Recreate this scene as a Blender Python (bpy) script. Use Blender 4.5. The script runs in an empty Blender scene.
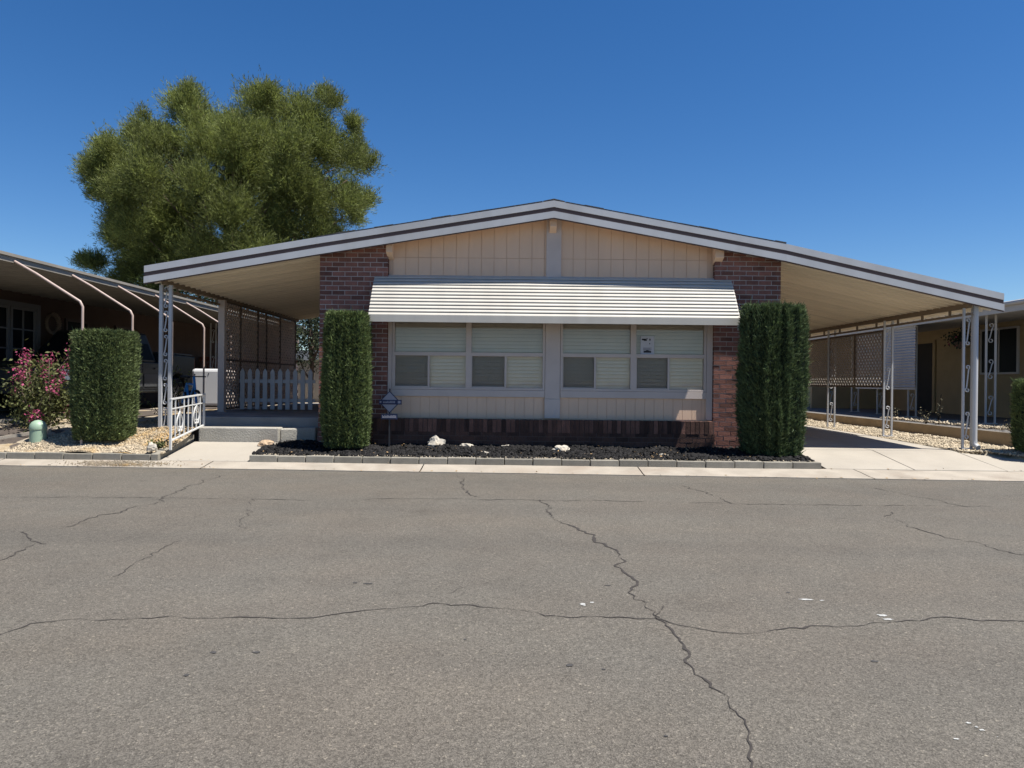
import bpy, math, random
import numpy as np
from mathutils import Vector, noise
random.seed(7)
R = math.radians
scene = bpy.context.scene
col = scene.collection

# ------------------------------------------------------------------ camera measurements
FPX, HOR, ROLL, CAMH = 720.0, 382.0, 0.0105, 1.25
def P(px, py, Y):
    """world point at depth Y (metres in front of the camera) seen at a pixel of the photograph"""
    dx, dy = px - 512.0, py - HOR
    u = dx + dy * ROLL; v = dy - dx * ROLL
    return Vector((u * Y / FPX, Y, CAMH - v * Y / FPX))
def G(px, py, z=0.0):
    dx, dy = px - 512.0, py - HOR
    u = dx + dy * ROLL; v = dy - dx * ROLL
    Y = (CAMH - z) * FPX / v
    return Vector((u * Y / FPX, Y, z))

# ------------------------------------------------------------------ mesh builder
class MB:
    def __init__(s): s.v = []; s.f = []; s.m = []; s.t = []; s.cm = 0; s.ct = 1.0
    def add(s, vs, fs):
        b = len(s.v); s.v.extend([tuple(p) for p in vs])
        for f in fs:
            s.f.append(tuple(b + i for i in f)); s.m.append(s.cm); s.t.append(s.ct)
    def box(s, x0, x1, y0, y1, z0, z1):
        s.add([(x0,y0,z0),(x1,y0,z0),(x1,y1,z0),(x0,y1,z0),(x0,y0,z1),(x1,y0,z1),(x1,y1,z1),(x0,y1,z1)],
              [(0,3,2,1),(4,5,6,7),(0,1,5,4),(1,2,6,5),(2,3,7,6),(3,0,4,7)])
    def hexa(s, p):           # 8 points: bottom ring 0-3, top ring 4-7
        s.add(p, [(0,3,2,1),(4,5,6,7),(0,1,5,4),(1,2,6,5),(2,3,7,6),(3,0,4,7)])
    def quad(s, a, b, c, d): s.add([a,b,c,d], [(0,1,2,3)])
    def bar(s, a, b, w, t, up=(0,0,1)):
        a = Vector(a); b = Vector(b); d = (b-a).normalized(); up = Vector(up)
        if abs(d.dot(up)) > .98: up = Vector((0,1,0))
        x = d.cross(up).normalized(); y = x.cross(d).normalized()
        x *= w/2; y *= t/2
        s.hexa([a-x-y, a+x-y, a+x+y, a-x+y, b-x-y, b+x-y, b+x+y, b-x+y])
    def tube(s, pts, r, n=8, cap=True, closed=False):
        pts = [Vector(p) for p in pts]; m = len(pts)
        rr = r if isinstance(r, (list, tuple)) else [r]*m
        vs = []; prev = None
        for i, p in enumerate(pts):
            if closed: d = pts[(i+1) % m] - pts[i-1]
            else: d = pts[min(i+1, m-1)] - pts[max(i-1, 0)]
            d = d.normalized() if d.length > 1e-9 else Vector((0,0,1))
            if prev is None:
                q = Vector((0,0,1)) if abs(d.z) < .9 else Vector((1,0,0))
                x = d.cross(q).normalized()
            else:
                x = prev - d*prev.dot(d)
                x = x.normalized() if x.length > 1e-6 else d.orthogonal().normalized()
            prev = x; y = d.cross(x)
            for k in range(n):
                a = 2*math.pi*k/n
                vs.append(p + (x*math.cos(a) + y*math.sin(a))*rr[i])
        fs = []
        last = m if closed else m-1
        for i in range(last):
            j = (i+1) % m
            for k in range(n):
                fs.append((i*n+k, i*n+(k+1) % n, j*n+(k+1) % n, j*n+k))
        if cap and not closed:
            fs.append(tuple(range(n-1, -1, -1))); fs.append(tuple((m-1)*n+k for k in range(n)))
        s.add(vs, fs)
    def lathe(s, c, prof, n=24):
        """profile of (radius, z) turned about the vertical axis through c"""
        vs = []
        for r, z in prof:
            for k in range(n):
                a = 2*math.pi*k/n; vs.append((c[0]+r*math.cos(a), c[1]+r*math.sin(a), c[2]+z))
        fs = []
        for i in range(len(prof)-1):
            for k in range(n):
                fs.append((i*n+k, i*n+(k+1) % n, (i+1)*n+(k+1) % n, (i+1)*n+k))
        fs.append(tuple(range(n-1, -1, -1))); fs.append(tuple((len(prof)-1)*n+k for k in range(n)))
        s.add(vs, fs)
    def prism(s, poly, axis, a0, a1):
        """poly: 2D points in the plane square to axis (x: (y,z); y: (x,z); z: (x,y)) pushed from a0 to a1"""
        def mk(p, a):
            return {'x': (a, p[0], p[1]), 'y': (p[0], a, p[1]), 'z': (p[0], p[1], a)}[axis]
        n = len(poly)
        vs = [mk(p, a0) for p in poly] + [mk(p, a1) for p in poly]
        fs = [tuple(range(n)), tuple(range(2*n-1, n-1, -1))]
        for i in range(n): fs.append((i, n+i, n+(i+1) % n, (i+1) % n))
        s.add(vs, fs)

def wloc(o):
    v = Vector((0,0,0))
    while o is not None: v += o.location; o = o.parent
    return v
def link_mesh(name, me, mats, parent, loc):
    for m in (mats if isinstance(mats, (list, tuple)) else [mats]): me.materials.append(m)
    o = bpy.data.objects.new(name, me); col.objects.link(o)
    o.parent = parent; o.location = loc
    return o
def obj(name, mb, mats, parent=None, smooth=False, bevel=0, fixn=True):
    me = bpy.data.meshes.new(name)
    v = np.array(mb.v, dtype=float)
    base = Vector(((v[:,0].min()+v[:,0].max())/2, (v[:,1].min()+v[:,1].max())/2, v[:,2].min())) if parent is None else wloc(parent)
    v = v - np.array(base)
    me.from_pydata([tuple(p) for p in v], [], mb.f)
    me.polygons.foreach_set('material_index', mb.m)
    if any(t != 1.0 for t in mb.t):
        a = me.attributes.new('tint', 'FLOAT', 'FACE'); a.data.foreach_set('value', mb.t)
    if fixn:
        import bmesh
        bm = bmesh.new(); bm.from_mesh(me); bmesh.ops.recalc_face_normals(bm, faces=bm.faces); bm.to_mesh(me); bm.free()
    if smooth:
        me.polygons.foreach_set('use_smooth', [True]*len(me.polygons))
    o = link_mesh(name, me, mats, parent, base if parent is None else (0,0,0))
    if smooth == 'auto':
        m = o.modifiers.new('es', 'EDGE_SPLIT'); m.split_angle = R(35)
    if bevel:
        b = o.modifiers.new('bevel', 'BEVEL'); b.width = bevel; b.segments = 2; b.limit_method = 'ANGLE'; b.angle_limit = R(40)
    return o
def raw(name, V, F, mats, parent=None, tint=None, midx=None, base=None, smooth=False):
    """mesh from numpy arrays: V (n,3), F (m,k)"""
    me = bpy.data.meshes.new(name)
    if base is None:
        base = Vector(((V[:,0].min()+V[:,0].max())/2, (V[:,1].min()+V[:,1].max())/2, V[:,2].min())) if parent is None else wloc(parent)
    V = V - np.array(base)
    m, k = F.shape
    me.vertices.add(len(V)); me.vertices.foreach_set('co', V.astype(np.float32).ravel())
    me.loops.add(m*k); me.loops.foreach_set('vertex_index', F.astype(np.int32).ravel())
    me.polygons.add(m); me.polygons.foreach_set('loop_start', np.arange(0, m*k, k, dtype=np.int32))
    try: me.polygons.foreach_set('loop_total', np.full(m, k, dtype=np.int32))
    except Exception: pass
    if midx is not None: me.polygons.foreach_set('material_index', midx.astype(np.int32))
    if smooth: me.polygons.foreach_set('use_smooth', [True]*m)
    me.update(calc_edges=True)
    if tint is not None:
        a = me.attributes.new('tint', 'FLOAT', 'FACE'); a.data.foreach_set('value', tint.astype(np.float32))
    return link_mesh(name, me, mats, parent, base if parent is None else (0,0,0))
def thing(name, label, cat, loc, group=None):
    o = bpy.data.objects.new(name, None); col.objects.link(o); o.location = loc; o.empty_display_size = .2
    return tag(o, label, cat, group)
def tag(o, label=None, cat=None, group=None, kind=None):
    if label: o['label'] = label
    if cat: o['category'] = cat
    if group: o['group'] = group
    if kind: o['kind'] = kind
    return o
def struct(o): o['kind'] = 'structure'; return o
def dup(root, loc=None, label=None):
    c = root.copy(); col.objects.link(c)
    if loc is not None: c.location = loc
    if label: c['label'] = label
    for ch in [o for o in scene.objects if o.parent == root]:
        k = ch.copy(); col.objects.link(k); k.parent = c
        for g in [o for o in scene.objects if o.parent == ch]:
            q = g.copy(); col.objects.link(q); q.parent = k
    return c

# ------------------------------------------------------------------ materials
def M(name, c, rough=.7, var=.12, scale=6, bump=0.0, bscale=80, metal=0.0, spec=.4, tint=False, stretch=(1,1,1),
      c2=None, scale2=2.0, cut=(.45,.65), trans=0.0, fine=0.0):
    m = bpy.data.materials.new(name); m.use_nodes = True
    nt = m.node_tree; N = nt.nodes; L = nt.links
    bs = N['Principled BSDF']
    bs.inputs['Roughness'].default_value = rough; bs.inputs['Metallic'].default_value = metal
    bs.inputs['Specular IOR Level'].default_value = spec
    tc = N.new('ShaderNodeTexCoord'); mp = N.new('ShaderNodeMapping'); mp.inputs['Scale'].default_value = stretch
    L.new(tc.outputs['Object'], mp.inputs['Vector'])
    def nz(sc, det=6):
        n = N.new('ShaderNodeTexNoise'); n.inputs['Scale'].default_value = sc; n.inputs['Detail'].default_value = det
        L.new(mp.outputs['Vector'], n.inputs['Vector']); return n.outputs['Fac']
    def rng(fac, a, b, x0=.25, x1=.75):
        r = N.new('ShaderNodeMapRange'); r.inputs['From Min'].default_value = x0; r.inputs['From Max'].default_value = x1
        r.inputs['To Min'].default_value = a; r.inputs['To Max'].default_value = b
        L.new(fac, r.inputs['Value']); return r.outputs['Result']
    def mul(c_, fac):
        x = N.new('ShaderNodeVectorMath'); x.operation = 'SCALE'
        if isinstance(c_, tuple): x.inputs[0].default_value = c_[:3]
        else: L.new(c_, x.inputs[0])
        L.new(fac, x.inputs['Scale']); return x.outputs['Vector']
    cur = tuple(c)
    if c2:
        mx = N.new('ShaderNodeMix'); mx.data_type = 'RGBA'
        mx.inputs[6].default_value = (*c, 1); mx.inputs[7].default_value = (*c2, 1)
        L.new(rng(nz(scale2), 0, 1, *cut), mx.inputs[0]); cur = mx.outputs[2]
    cur = mul(cur, rng(nz(scale), 1-var, 1+var))
    if fine: cur = mul(cur, rng(nz(bscale*1.3, 2), 1-fine, 1+fine))
    if tint:
        a = N.new('ShaderNodeAttribute'); a.attribute_name = 'tint'; cur = mul(cur, a.outputs['Fac'])
    L.new(cur, bs.inputs['Base Color'])
    if bump:
        b = N.new('ShaderNodeBump'); b.inputs['Strength'].default_value = bump; b.inputs['Distance'].default_value = .01
        L.new(nz(bscale), b.inputs['Height']); L.new(b.outputs['Normal'], bs.inputs['Normal'])
    if trans:
        tr = N.new('ShaderNodeBsdfTranslucent'); L.new(cur, tr.inputs['Color'])
        ms = N.new('ShaderNodeMixShader'); ms.inputs[0].default_value = trans
        L.new(bs.outputs[0], ms.inputs[1]); L.new(tr.outputs[0], ms.inputs[2])
        L.new(ms.outputs[0], N['Material Output'].inputs['Surface'])
    return m

def asphalt_mat():
    m = bpy.data.materials.new('asphalt'); m.use_nodes = True
    nt = m.node_tree; N = nt.nodes; L = nt.links; bs = N['Principled BSDF']
    bs.inputs['Roughness'].default_value = .88; bs.inputs['Specular IOR Level'].default_value = .3
    tc = N.new('ShaderNodeTexCoord'); V = tc.outputs['Object']
    def nz(sc, det, d=0):
        n = N.new('ShaderNodeTexNoise'); n.inputs['Scale'].default_value = sc; n.inputs['Detail'].default_value = det
        n.inputs['Distortion'].default_value = d
        L.new(V, n.inputs['Vector']); return n.outputs['Fac']
    def ramp(fac, stops):
        r = N.new('ShaderNodeValToRGB'); e = r.color_ramp.elements
        e[0].position, e[0].color = stops[0][0], (*stops[0][1], 1)
        e[1].position, e[1].color = stops[-1][0], (*stops[-1][1], 1)
        for p, c in stops[1:-1]: x = e.new(p); x.color = (*c, 1)
        L.new(fac, r.inputs[0]); return r.outputs[0]
    def mul(a, b):
        x = N.new('ShaderNodeMix'); x.data_type = 'RGBA'; x.blend_type = 'MULTIPLY'; x.inputs[0].default_value = 1
        L.new(a, x.inputs[6]); L.new(b, x.inputs[7]); return x.outputs[2]
    vo = N.new('ShaderNodeTexVoronoi'); vo.inputs['Scale'].default_value = 210; L.new(V, vo.inputs['Vector'])
    vo2 = N.new('ShaderNodeTexVoronoi'); vo2.inputs['Scale'].default_value = 95; L.new(V, vo2.inputs['Vector'])
    base = ramp(nz(.35, 5), [(.3, (.115,.104,.087)), (.55, (.122,.1105,.0925)), (.75, (.129,.1175,.099))])
    sx = N.new('ShaderNodeSeparateColor'); L.new(vo.outputs['Color'], sx.inputs[0])
    agg = ramp(sx.outputs[0], [(0, (.60,.59,.58)), (.5, (.96,.96,.96)), (.9, (1.22,1.22,1.22)), (.97, (1.28,1.28,1.26)), (1, (1.9,1.9,1.85))])
    sx2 = N.new('ShaderNodeSeparateColor'); L.new(vo2.outputs['Color'], sx2.inputs[0])
    agg2 = ramp(sx2.outputs[0], [(0, (.74,.74,.73)), (.35, (.95,.95,.95)), (.75, (1.06,1.06,1.06)), (.98, (1.14,1.14,1.14)), (1, (1.7,1.68,1.6))])
    hue = ramp(nz(1.1, 8), [(.35, (1.015,.99,.97)), (.62, (.995,1.0,1.0))])
    big = ramp(nz(2.6, 9, .4), [(.3, (.93,.93,.93)), (.55, (1.01,1.01,1.01)), (.8, (1.05,1.05,1.04))])
    st = ramp(nz(.9, 3, .8), [(.22, (.80,.79,.78)), (.32, (1,1,1))])
    mpl = N.new('ShaderNodeMapping'); mpl.inputs['Scale'].default_value = (.10, 1.15, 1); L.new(V, mpl.inputs['Vector'])
    ln_ = N.new('ShaderNodeTexNoise'); ln_.inputs['Scale'].default_value = 1.0; ln_.inputs['Detail'].default_value = 4; L.new(mpl.outputs[0], ln_.inputs['Vector'])
    lane = ramp(ln_.outputs['Fac'], [(.3, (.90,.90,.905)), (.5, (1.0,1.0,1.0)), (.72, (1.07,1.065,1.05))])
    c = mul(mul(mul(mul(mul(mul(base, agg), agg2), big), hue), st), lane)
    L.new(c, bs.inputs['Base Color'])
    b = N.new('ShaderNodeBump'); b.inputs['Strength'].default_value = .55; b.inputs['Distance'].default_value = .006
    L.new(vo.outputs['Distance'], b.inputs['Height'])
    b2 = N.new('ShaderNodeBump'); b2.inputs['Strength'].default_value = .35; b2.inputs['Distance'].default_value = .02
    L.new(nz(26, 6), b2.inputs['Height']); L.new(b.outputs[0], b2.inputs['Normal']); L.new(b2.outputs[0], bs.inputs['Normal'])
    return m
def glass_mat(name, tintc=(.95,.93,.90), refl=.10, rough=.02):
    m = bpy.data.materials.new(name); m.use_nodes = True
    nt = m.node_tree; N = nt.nodes; L = nt.links; N.remove(N['Principled BSDF'])
    t = N.new('ShaderNodeBsdfTransparent'); t.inputs[0].default_value = (*tintc, 1)
    g = N.new('ShaderNodeBsdfGlossy'); g.inputs['Roughness'].default_value = rough; g.inputs[0].default_value = (.95,.95,.95,1)
    lw = N.new('ShaderNodeLayerWeight'); lw.inputs[0].default_value = .22
    nz = N.new('ShaderNodeTexNoise'); nz.inputs['Scale'].default_value = 1.3
    bp = N.new('ShaderNodeBump'); bp.inputs['Strength'].default_value = .05; bp.inputs['Distance'].default_value = .05
    L.new(nz.outputs[0], bp.inputs['Height']); L.new(bp.outputs[0], g.inputs['Normal'])
    mr = N.new('ShaderNodeMapRange'); mr.inputs['To Min'].default_value = refl; mr.inputs['To Max'].default_value = 1
    L.new(lw.outputs['Fresnel'], mr.inputs['Value'])
    mx = N.new('ShaderNodeMixShader'); L.new(mr.outputs[0], mx.inputs[0]); L.new(t.outputs[0], mx.inputs[1]); L.new(g.outputs[0], mx.inputs[2])
    L.new(mx.outputs[0], N['Material Output'].inputs['Surface'])
    return m
def screen_mat():
    m = bpy.data.materials.new('insect_screen'); m.use_nodes = True
    nt = m.node_tree; N = nt.nodes; L = nt.links; bs = N['Principled BSDF']
    bs.inputs['Base Color'].default_value = (.05,.05,.052,1); bs.inputs['Roughness'].default_value = .6
    t = N.new('ShaderNodeBsdfTransparent'); mx = N.new('ShaderNodeMixShader'); mx.inputs[0].default_value = .24
    L.new(t.outputs[0], mx.inputs[1]); L.new(bs.outputs[0], mx.inputs[2]); L.new(mx.outputs[0], N['Material Output'].inputs['Surface'])
    return m

mt = {}
mt['asphalt'] = asphalt_mat()
mt['crack'] = M('crack_shadow', (0.0418,0.03648,0.03192), .95, .3, 30)
mt['roadpaint'] = M('old_road_paint', (0.3648,0.3648,0.342), .7, .3, 40)
mt['tar'] = M('oil_spot', (0.0532,0.05016,0.04712), .7, .3, 30)
mt['concrete'] = M('driveway_concrete', (0.3496,0.3154,0.2622), .9, .10, 1.3, .25, 120, c2=(0.2964,0.266,0.2204), scale2=.9, cut=(.45,.75), fine=.10)
mt['gutter'] = M('gutter_concrete', (0.3268,0.2888,0.2356), .9, .16, 3, .3, 90, c2=(0.2584,0.2166,0.171), scale2=1.6, cut=(.5,.72), fine=.14)
mt['block'] = M('edging_block', (0.2508,0.2318,0.19), .92, .14, 9, .5, 110, tint=True, fine=.14)
mt['tanblock'] = M('tan_block', (0.3192,0.2508,0.1672), .9, .14, 4, .4, 60, fine=.12)
mt['slab'] = M('porch_concrete', (0.2584,0.2508,0.2356), .85, .12, 3, .25, 90, c2=(0.1976,0.19,0.1786), scale2=1.3, fine=.1)
mt['patio'] = M('patio_slab', (0.1444,0.1368,0.1292), .9, .15, 3, .2, 60)
mt['step'] = M('step_concrete', (0.38,0.3572,0.304), .9, .13, 6, .9, 45, c2=(0.2888,0.2736,0.2356), scale2=3, fine=.16)
mt['dirt'] = M('dry_dirt', (0.1976,0.152,0.1064), .95, .2, 2, .4, 40, c2=(0.1444,0.114,0.0836), scale2=.7, fine=.15)
mt['darksoil'] = M('dark_soil', (0.076,0.0608,0.0494), .95, .3, 5, .5, 50, fine=.2)
mt['gravelbase'] = M('gravel_base', (0.304,0.2584,0.19), .95, .25, 14, .6, 60, c2=(0.3496,0.2356,0.1064), scale2=1.8, cut=(.5,.7), fine=.25)
mt['stone'] = M('gravel_stone', (.37,.305,.215), .9, .18, 5, tint=True, c2=(0.38,0.2508,0.1064), scale2=1.5, cut=(.52,.68))
mt['stone_r'] = M('tan_gravel_stone', (0.38,0.3192,0.228), .9, .15, 5, tint=True)
mt['mulch'] = M('dark_mulch', (.0085,.008,.008), .9, .4, 25, .5, 60, tint=True, spec=.25)
mt['mulchbase'] = M('dark_mulch_base', (0.00684,0.00646,0.00646), .95, .4, 25, .8, 40, spec=.1)
mt['rock'] = M('white_rock', (0.456,0.418,0.3496), .9, .2, 9, .7, 22, c2=(0.3192,0.2736,0.2052), scale2=5, cut=(.5,.68))
mt['brick'] = M('red_brick', (.215,.097,.074), .9, .22, 9, .6, 60, tint=True, c2=(0.228,0.1748,0.152), scale2=1.4, cut=(.66,.74), fine=.2)
mt['mortar'] = M('mortar', (.46,.42,.39), .95, .15, 14, .4, 60)
mt['brick_dark'] = M('brown_brick', (.072,.036,.026), .9, .25, 9, .6, 60, tint=True, fine=.2)
mt['siding'] = M('peach_siding', (.70,.50,.35), .75, .06, 3, .15, 30, stretch=(1,1,.25))
mt['siding_joint'] = M('siding_groove', (.60,.42,.29), .8, .1, 3)
mt['trim'] = M('greige_trim', (.54,.46,.405), .6, .06, 4, .1, 40)
mt['white'] = M('white_metal', (.48,.485,.49), .5, .08, 3, .05, 30, stretch=(1,1,.3), c2=(.40,.395,.38), scale2=1.3, cut=(.5,.75))
mt['whitep'] = M('white_paint', (0.5928,0.5928,0.57), .5, .06, 5)
mt['awn'] = M('awning_metal', (.475,.45,.395), .5, .07, 2.5, stretch=(1.5,.3,.3), c2=(.43,.405,.35), scale2=1.6, cut=(.5,.75))
mt['brown'] = M('brown_stripe', (.085,.055,.048), .55, .1, 4)
mt['pan'] = M('cream_pan', (.78,.69,.54), .5, .05, 2, tint=True)
mt['tanrock'] = M('tan_rock', (.40,.29,.19), .9, .2, 9, .6, 22)
mt['dryleaf'] = M('dry_leaf', (.26,.17,.08), .8, .2, 9, tint=True)
mt['shingle'] = M('grey_shingle', (.075,.072,.07), .95, .25, 30, .8, 30, fine=.2)
mt['blind'] = M('cream_blind', (.80,.765,.695), .6, .04, 4)
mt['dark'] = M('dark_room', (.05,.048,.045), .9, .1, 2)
mt['glass'] = glass_mat('window_glass', refl=.015)
mt['screen'] = screen_mat()
mt['paper'] = M('paper', (.50,.50,.53), .8, .03, 4)
mt['ink'] = M('ink', (.03,.03,.035), .8, .1, 30)
mt['lattice'] = M('brown_lattice', (.62,.50,.41), .8, .15, 8, .2, 40)
mt['lattice_r'] = M('tan_lattice', (.40,.36,.31), .7, .1, 8, .1, 40)
mt['beam'] = M('tan_beam', (.21,.155,.10), .6, .1, 6)
mt['latframe'] = M('lattice_frame', (.14,.105,.075), .7, .12, 8)
mt['picket'] = M('picket_white', (.52,.52,.52), .6, .06, 6)
mt['h1'] = M('juniper_leaf', (.118,.152,.056), .75, .2, 2.5, tint=True, trans=.25)
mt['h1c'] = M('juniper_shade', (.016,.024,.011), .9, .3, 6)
mt['h2'] = M('juniper_leaf_olive', (.110,.146,.050), .75, .2, 2.5, tint=True, trans=.25)
mt['h3'] = M('juniper_leaf_deep', (.080,.114,.046), .8, .2, 2.5, tint=True, trans=.2)
mt['pine'] = M('pine_needle', (.142,.166,.042), .7, .22, .35, tint=True, trans=.4)
mt['leaf'] = M('broad_leaf', (.075,.092,.030), .7, .25, .8, tint=True, trans=.3)
mt['leaf_dark'] = M('dark_leaf', (.030,.044,.020), .7, .25, .8, tint=True, trans=.25)
mt['olive'] = M('shrub_leaf', (.105,.115,.038), .7, .25, 3, tint=True, trans=.3)
mt['pink'] = M('pink_blossom', (.38,.07,.15), .6, .25, 6, tint=True, trans=.35)
mt['bark'] = M('bark', (0.114,0.0836,0.0608), .95, .3, 6, .8, 12, stretch=(1,1,.25))
mt['twig'] = M('twig', (0.228,0.1748,0.1292), .9, .2, 10)
mt['straw'] = M('dry_stalk', (0.2736,0.2432,0.152), .85, .2, 10, tint=True)
mt['pedestal'] = M('pale_green_plastic', (0.2736,0.38,0.2736), .5, .06, 5, spec=.5)
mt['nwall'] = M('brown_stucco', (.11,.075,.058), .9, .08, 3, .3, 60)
mt['nroof'] = M('weathered_pan', (0.2508,0.228,0.19), .6, .1, 3)
mt['ntop'] = M('grey_gravel_roof', (.20,.195,.18), .95, .2, 20, .4, 40)
mt['pole'] = M('pinkish_pole', (0.4256,0.3268,0.2812), .5, .08, 5)
mt['doorgrey'] = M('grey_door_paint', (0.165,0.165,0.165), .6, .05, 3)
mt['truck'] = M('charcoal_car_paint', (.020,.022,.023), .4, .05, 2, spec=.3)
mt['truck2'] = M('grey_cladding', (.06,.063,.065), .5, .05, 2)
mt['autoglass'] = glass_mat('tinted_car_glass', (.10,.11,.115), .08)
mt['rubber'] = M('rubber', (.02,.02,.02), .85, .1, 10)
mt['chrome'] = M('alloy', (.55,.55,.56), .3, .03, 5, metal=.9)
mt['red'] = M('red_lamp', (.28,.02,.02), .3, .05, 5)
mt['blue'] = M('blue_bicycle_paint', (.03,.22,.55), .35, .05, 4)
mt['appl'] = M('white_enamel', (0.5928,0.6004,0.608), .35, .03, 3)
mt['rsiding'] = M('tan_lap_siding', (.42,.33,.185), .75, .07, 3, .1, 40)
mt['rwhite'] = M('weathered_white', (0.5016,0.4864,0.456), .5, .07, 5)
mt['glassdark'] = M('dark_window', (.012,.014,.016), .35, .1, 2, spec=.03)
mt['grey_shed'] = M('grey_shed_board', (.27,.30,.34), .8, .1, 3, .2, 30)
mt['redwood'] = M('red_brown_fence', (.22,.085,.055), .85, .15, 5)
mt['navy'] = M('navy_ink', (.02,.028,.075), .6, .1, 5)
mt['lilac'] = M('reflective_sign', (.27,.27,.32), .5, .05, 5)
mt['steel'] = M('dark_steel', (.05,.05,.055), .5, .1, 8, metal=.5)

# ------------------------------------------------------------------ ground and road
def sheet(name, xs, ys, zf, mat, jit=0, seed=0):
    V = []; 
    for y in ys:
        for x in xs:
            V.append((x, y, zf(x, y) + (noise.noise((x*2.3, y*2.3, seed))*jit if jit else 0)))
    nx = len(xs); F = []
    for j in range(len(ys)-1):
        for i in range(nx-1): F.append((j*nx+i, j*nx+i+1, (j+1)*nx+i+1, (j+1)*nx+i))
    return raw(name, np.array(V, float), np.array(F), mat)
def lin(a, b, n): return [a + (b-a)*i/(n-1) for i in range(n)]
def interp(x, pts):
    if x <= pts[0][0]: return pts[0][1]
    for (a, za), (b, zb) in zip(pts, pts[1:]):
        if x <= b: return za + (zb-za)*(x-a)/(b-a)
    return pts[-1][1]
EDGE, KERB = 10.06, 10.47

def ground_z(x, y): return interp(y, [(9.9, -.03), (10.5, .0), (12, .12), (20, .2), (60, .2), (900, .2)])
struct(sheet('ground', [-900,-200,-80,-40,-20,-10,0,10,20,40,80,200,900], [-900,-200,-60,-20,0,9.9,10.5,12,20,40,60,200,900], lambda x,y: ground_z(x,y)-(.05 if y<9.95 else 0), mt['dirt']))

def crackline(mb, pts, w, seed, jag=.05):
    """a crack that wanders through measured points of the road, as a strip just above the asphalt"""
    rnd = random.Random(seed); P2 = []
    for a, b in zip(pts, pts[1:]):
        a = Vector(a); b = Vector(b); L_ = (b-a).length; n = max(2, int(L_/.03))
        for i in range(n):
            t = i/n; p = a.lerp(b, t)
            off = noise.noise((p.x*3.1+seed, p.y*3.1, 0))*jag*1.1 + noise.noise((p.x*11+seed, p.y*11, 5))*jag*.6 + rnd.uniform(-.006, .006)
            d = (b-a).normalized(); P2.append(p + Vector((-d.y, d.x, 0))*off)
    P2.append(Vector(pts[-1]))
    W = [.8*w*max(.16, .66 + 1.1*noise.noise((p.x*2.2+seed, p.y*2.2, 9)) + .9*noise.noise((p.x*9+seed, p.y*9, 2)))*rnd.uniform(.55, 1.05) for p in P2]
    vs = []; fs = []
    for i, p in enumerate(P2):
        d = (P2[min(i+1, len(P2)-1)] - P2[max(i-1, 0)]).normalized(); n = Vector((-d.y, d.x, 0))*W[i]/2
        vs += [(p.x-n.x, p.y-n.y, .003), (p.x+n.x, p.y+n.y, .003)]
    for i in range(len(P2)-1): fs.append((2*i, 2*i+1, 2*i+3, 2*i+2))
    mb.add(vs, fs)
def blot(mb, c, rx, ry, seed, z=.003):
    n = 14; rnd = random.Random(seed); vs = []
    for k in range(n):
        a = 2*math.pi*k/n; r = .55 + .6*rnd.random(); vs.append((c.x+rx*r*math.cos(a), c.y+ry*r*math.sin(a), z))
    mb.add(vs, [tuple(range(n))])
rd = MB()
xs = [-80,-40,-20,-12,-8,-4,0,4,8,12,20,40,80]; ys = [-40,-10,0,3,6,9,EDGE]
for a, b in zip(xs, xs[1:]):
    for c, d in zip(ys, ys[1:]): rd.quad((a,c,0),(b,c,0),(b,d,0),(a,d,0))
rd.cm = 1
def gp(l): return [G(x, y) for x, y in l]
crackline(rd, gp([(-30,648),(0,635),(30,624),(75,619),(150,619),(250,618),(320,617),(380,610),(430,602),(470,604),(512,607),(545,617),(600,617),(660,620),(700,630),(740,632),(800,627),(850,626),(900,623),(940,618),(1024,622),(1060,624)]), .016, 3)
crackline(rd, gp([(545,500),(550,515),(590,535),(612,548),(625,565),(632,590),(645,603),(660,618)]), .026, 11, .09)
crackline(rd, gp([(660,606),(660,620),(672,632),(690,652),(705,675),(720,698),(735,720),(745,745),(752,768),(756,790)]), .022, 17, .05)
crackline(rd, gp([(884,512),(900,523),(940,536),(985,545),(1024,556),(1070,566)]), .022, 23, .09)
crackline(rd, gp([(-20,497),(150,498),(300,500),(430,499),(600,501),(700,503),(800,505),(1044,507)]), .022, 31, .05)
crackline(rd, gp([(216,476),(180,491),(155,503),(120,511),(66,527)]), .022, 37, .1)
crackline(rd, gp([(22,532),(32,541),(46,544)]), .02, 41, .05)
crackline(rd, gp([(36,545),(18,553),(0,562),(-20,572)]), .018, 43, .05)
crackline(rd, gp([(180,541),(160,550),(140,561),(112,577)]), .011, 47, .08)
crackline(rd, gp([(250,499),(246,514),(238,530)]), .009, 53, .08)
crackline(rd, gp([(686,486),(712,495),(737,505)]), .022, 59, .08)
crackline(rd, gp([(456,474),(466,487),(474,497)]), .024, 61, .08)
crackline(rd, gp([(512,578),(478,584),(450,594)]), .006, 67, .05)
crackline(rd, gp([(872,488),(925,498),(968,507)]), .016, 71, .06)
rd.cm = 2
for i, (x, y, rx, ry) in enumerate([(583,605,.035,.05),(592,603,.03,.02),(806,600,.09,.03),(822,601,.03,.02),(882,616,.05,.04),(888,620,.06,.03),(969,724,.018,.014),(977,728,.012,.012),(982,731,.022,.014),(957,740,.02,.012),(998,738,.006,.005)]):
    blot(rd, G(x, y), rx*.55, ry*.5, 100+i)
rd.cm = 3
for i, (x, y, rx, ry) in enumerate([(465,640,.016,.02),(604,670,.02,.012),(666,737,.014,.01),(570,666,.03,.03),(213,653,.03,.025),(256,653,.035,.02),(186,676,.025,.02),(368,584,.05,.03),(355,583,.03,.02),(608,586,.04,.02),(788,593,.03,.02),(875,662,.03,.02)]):
    blot(rd, G(x, y), rx*.6, ry*.6, 200+i)
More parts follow.
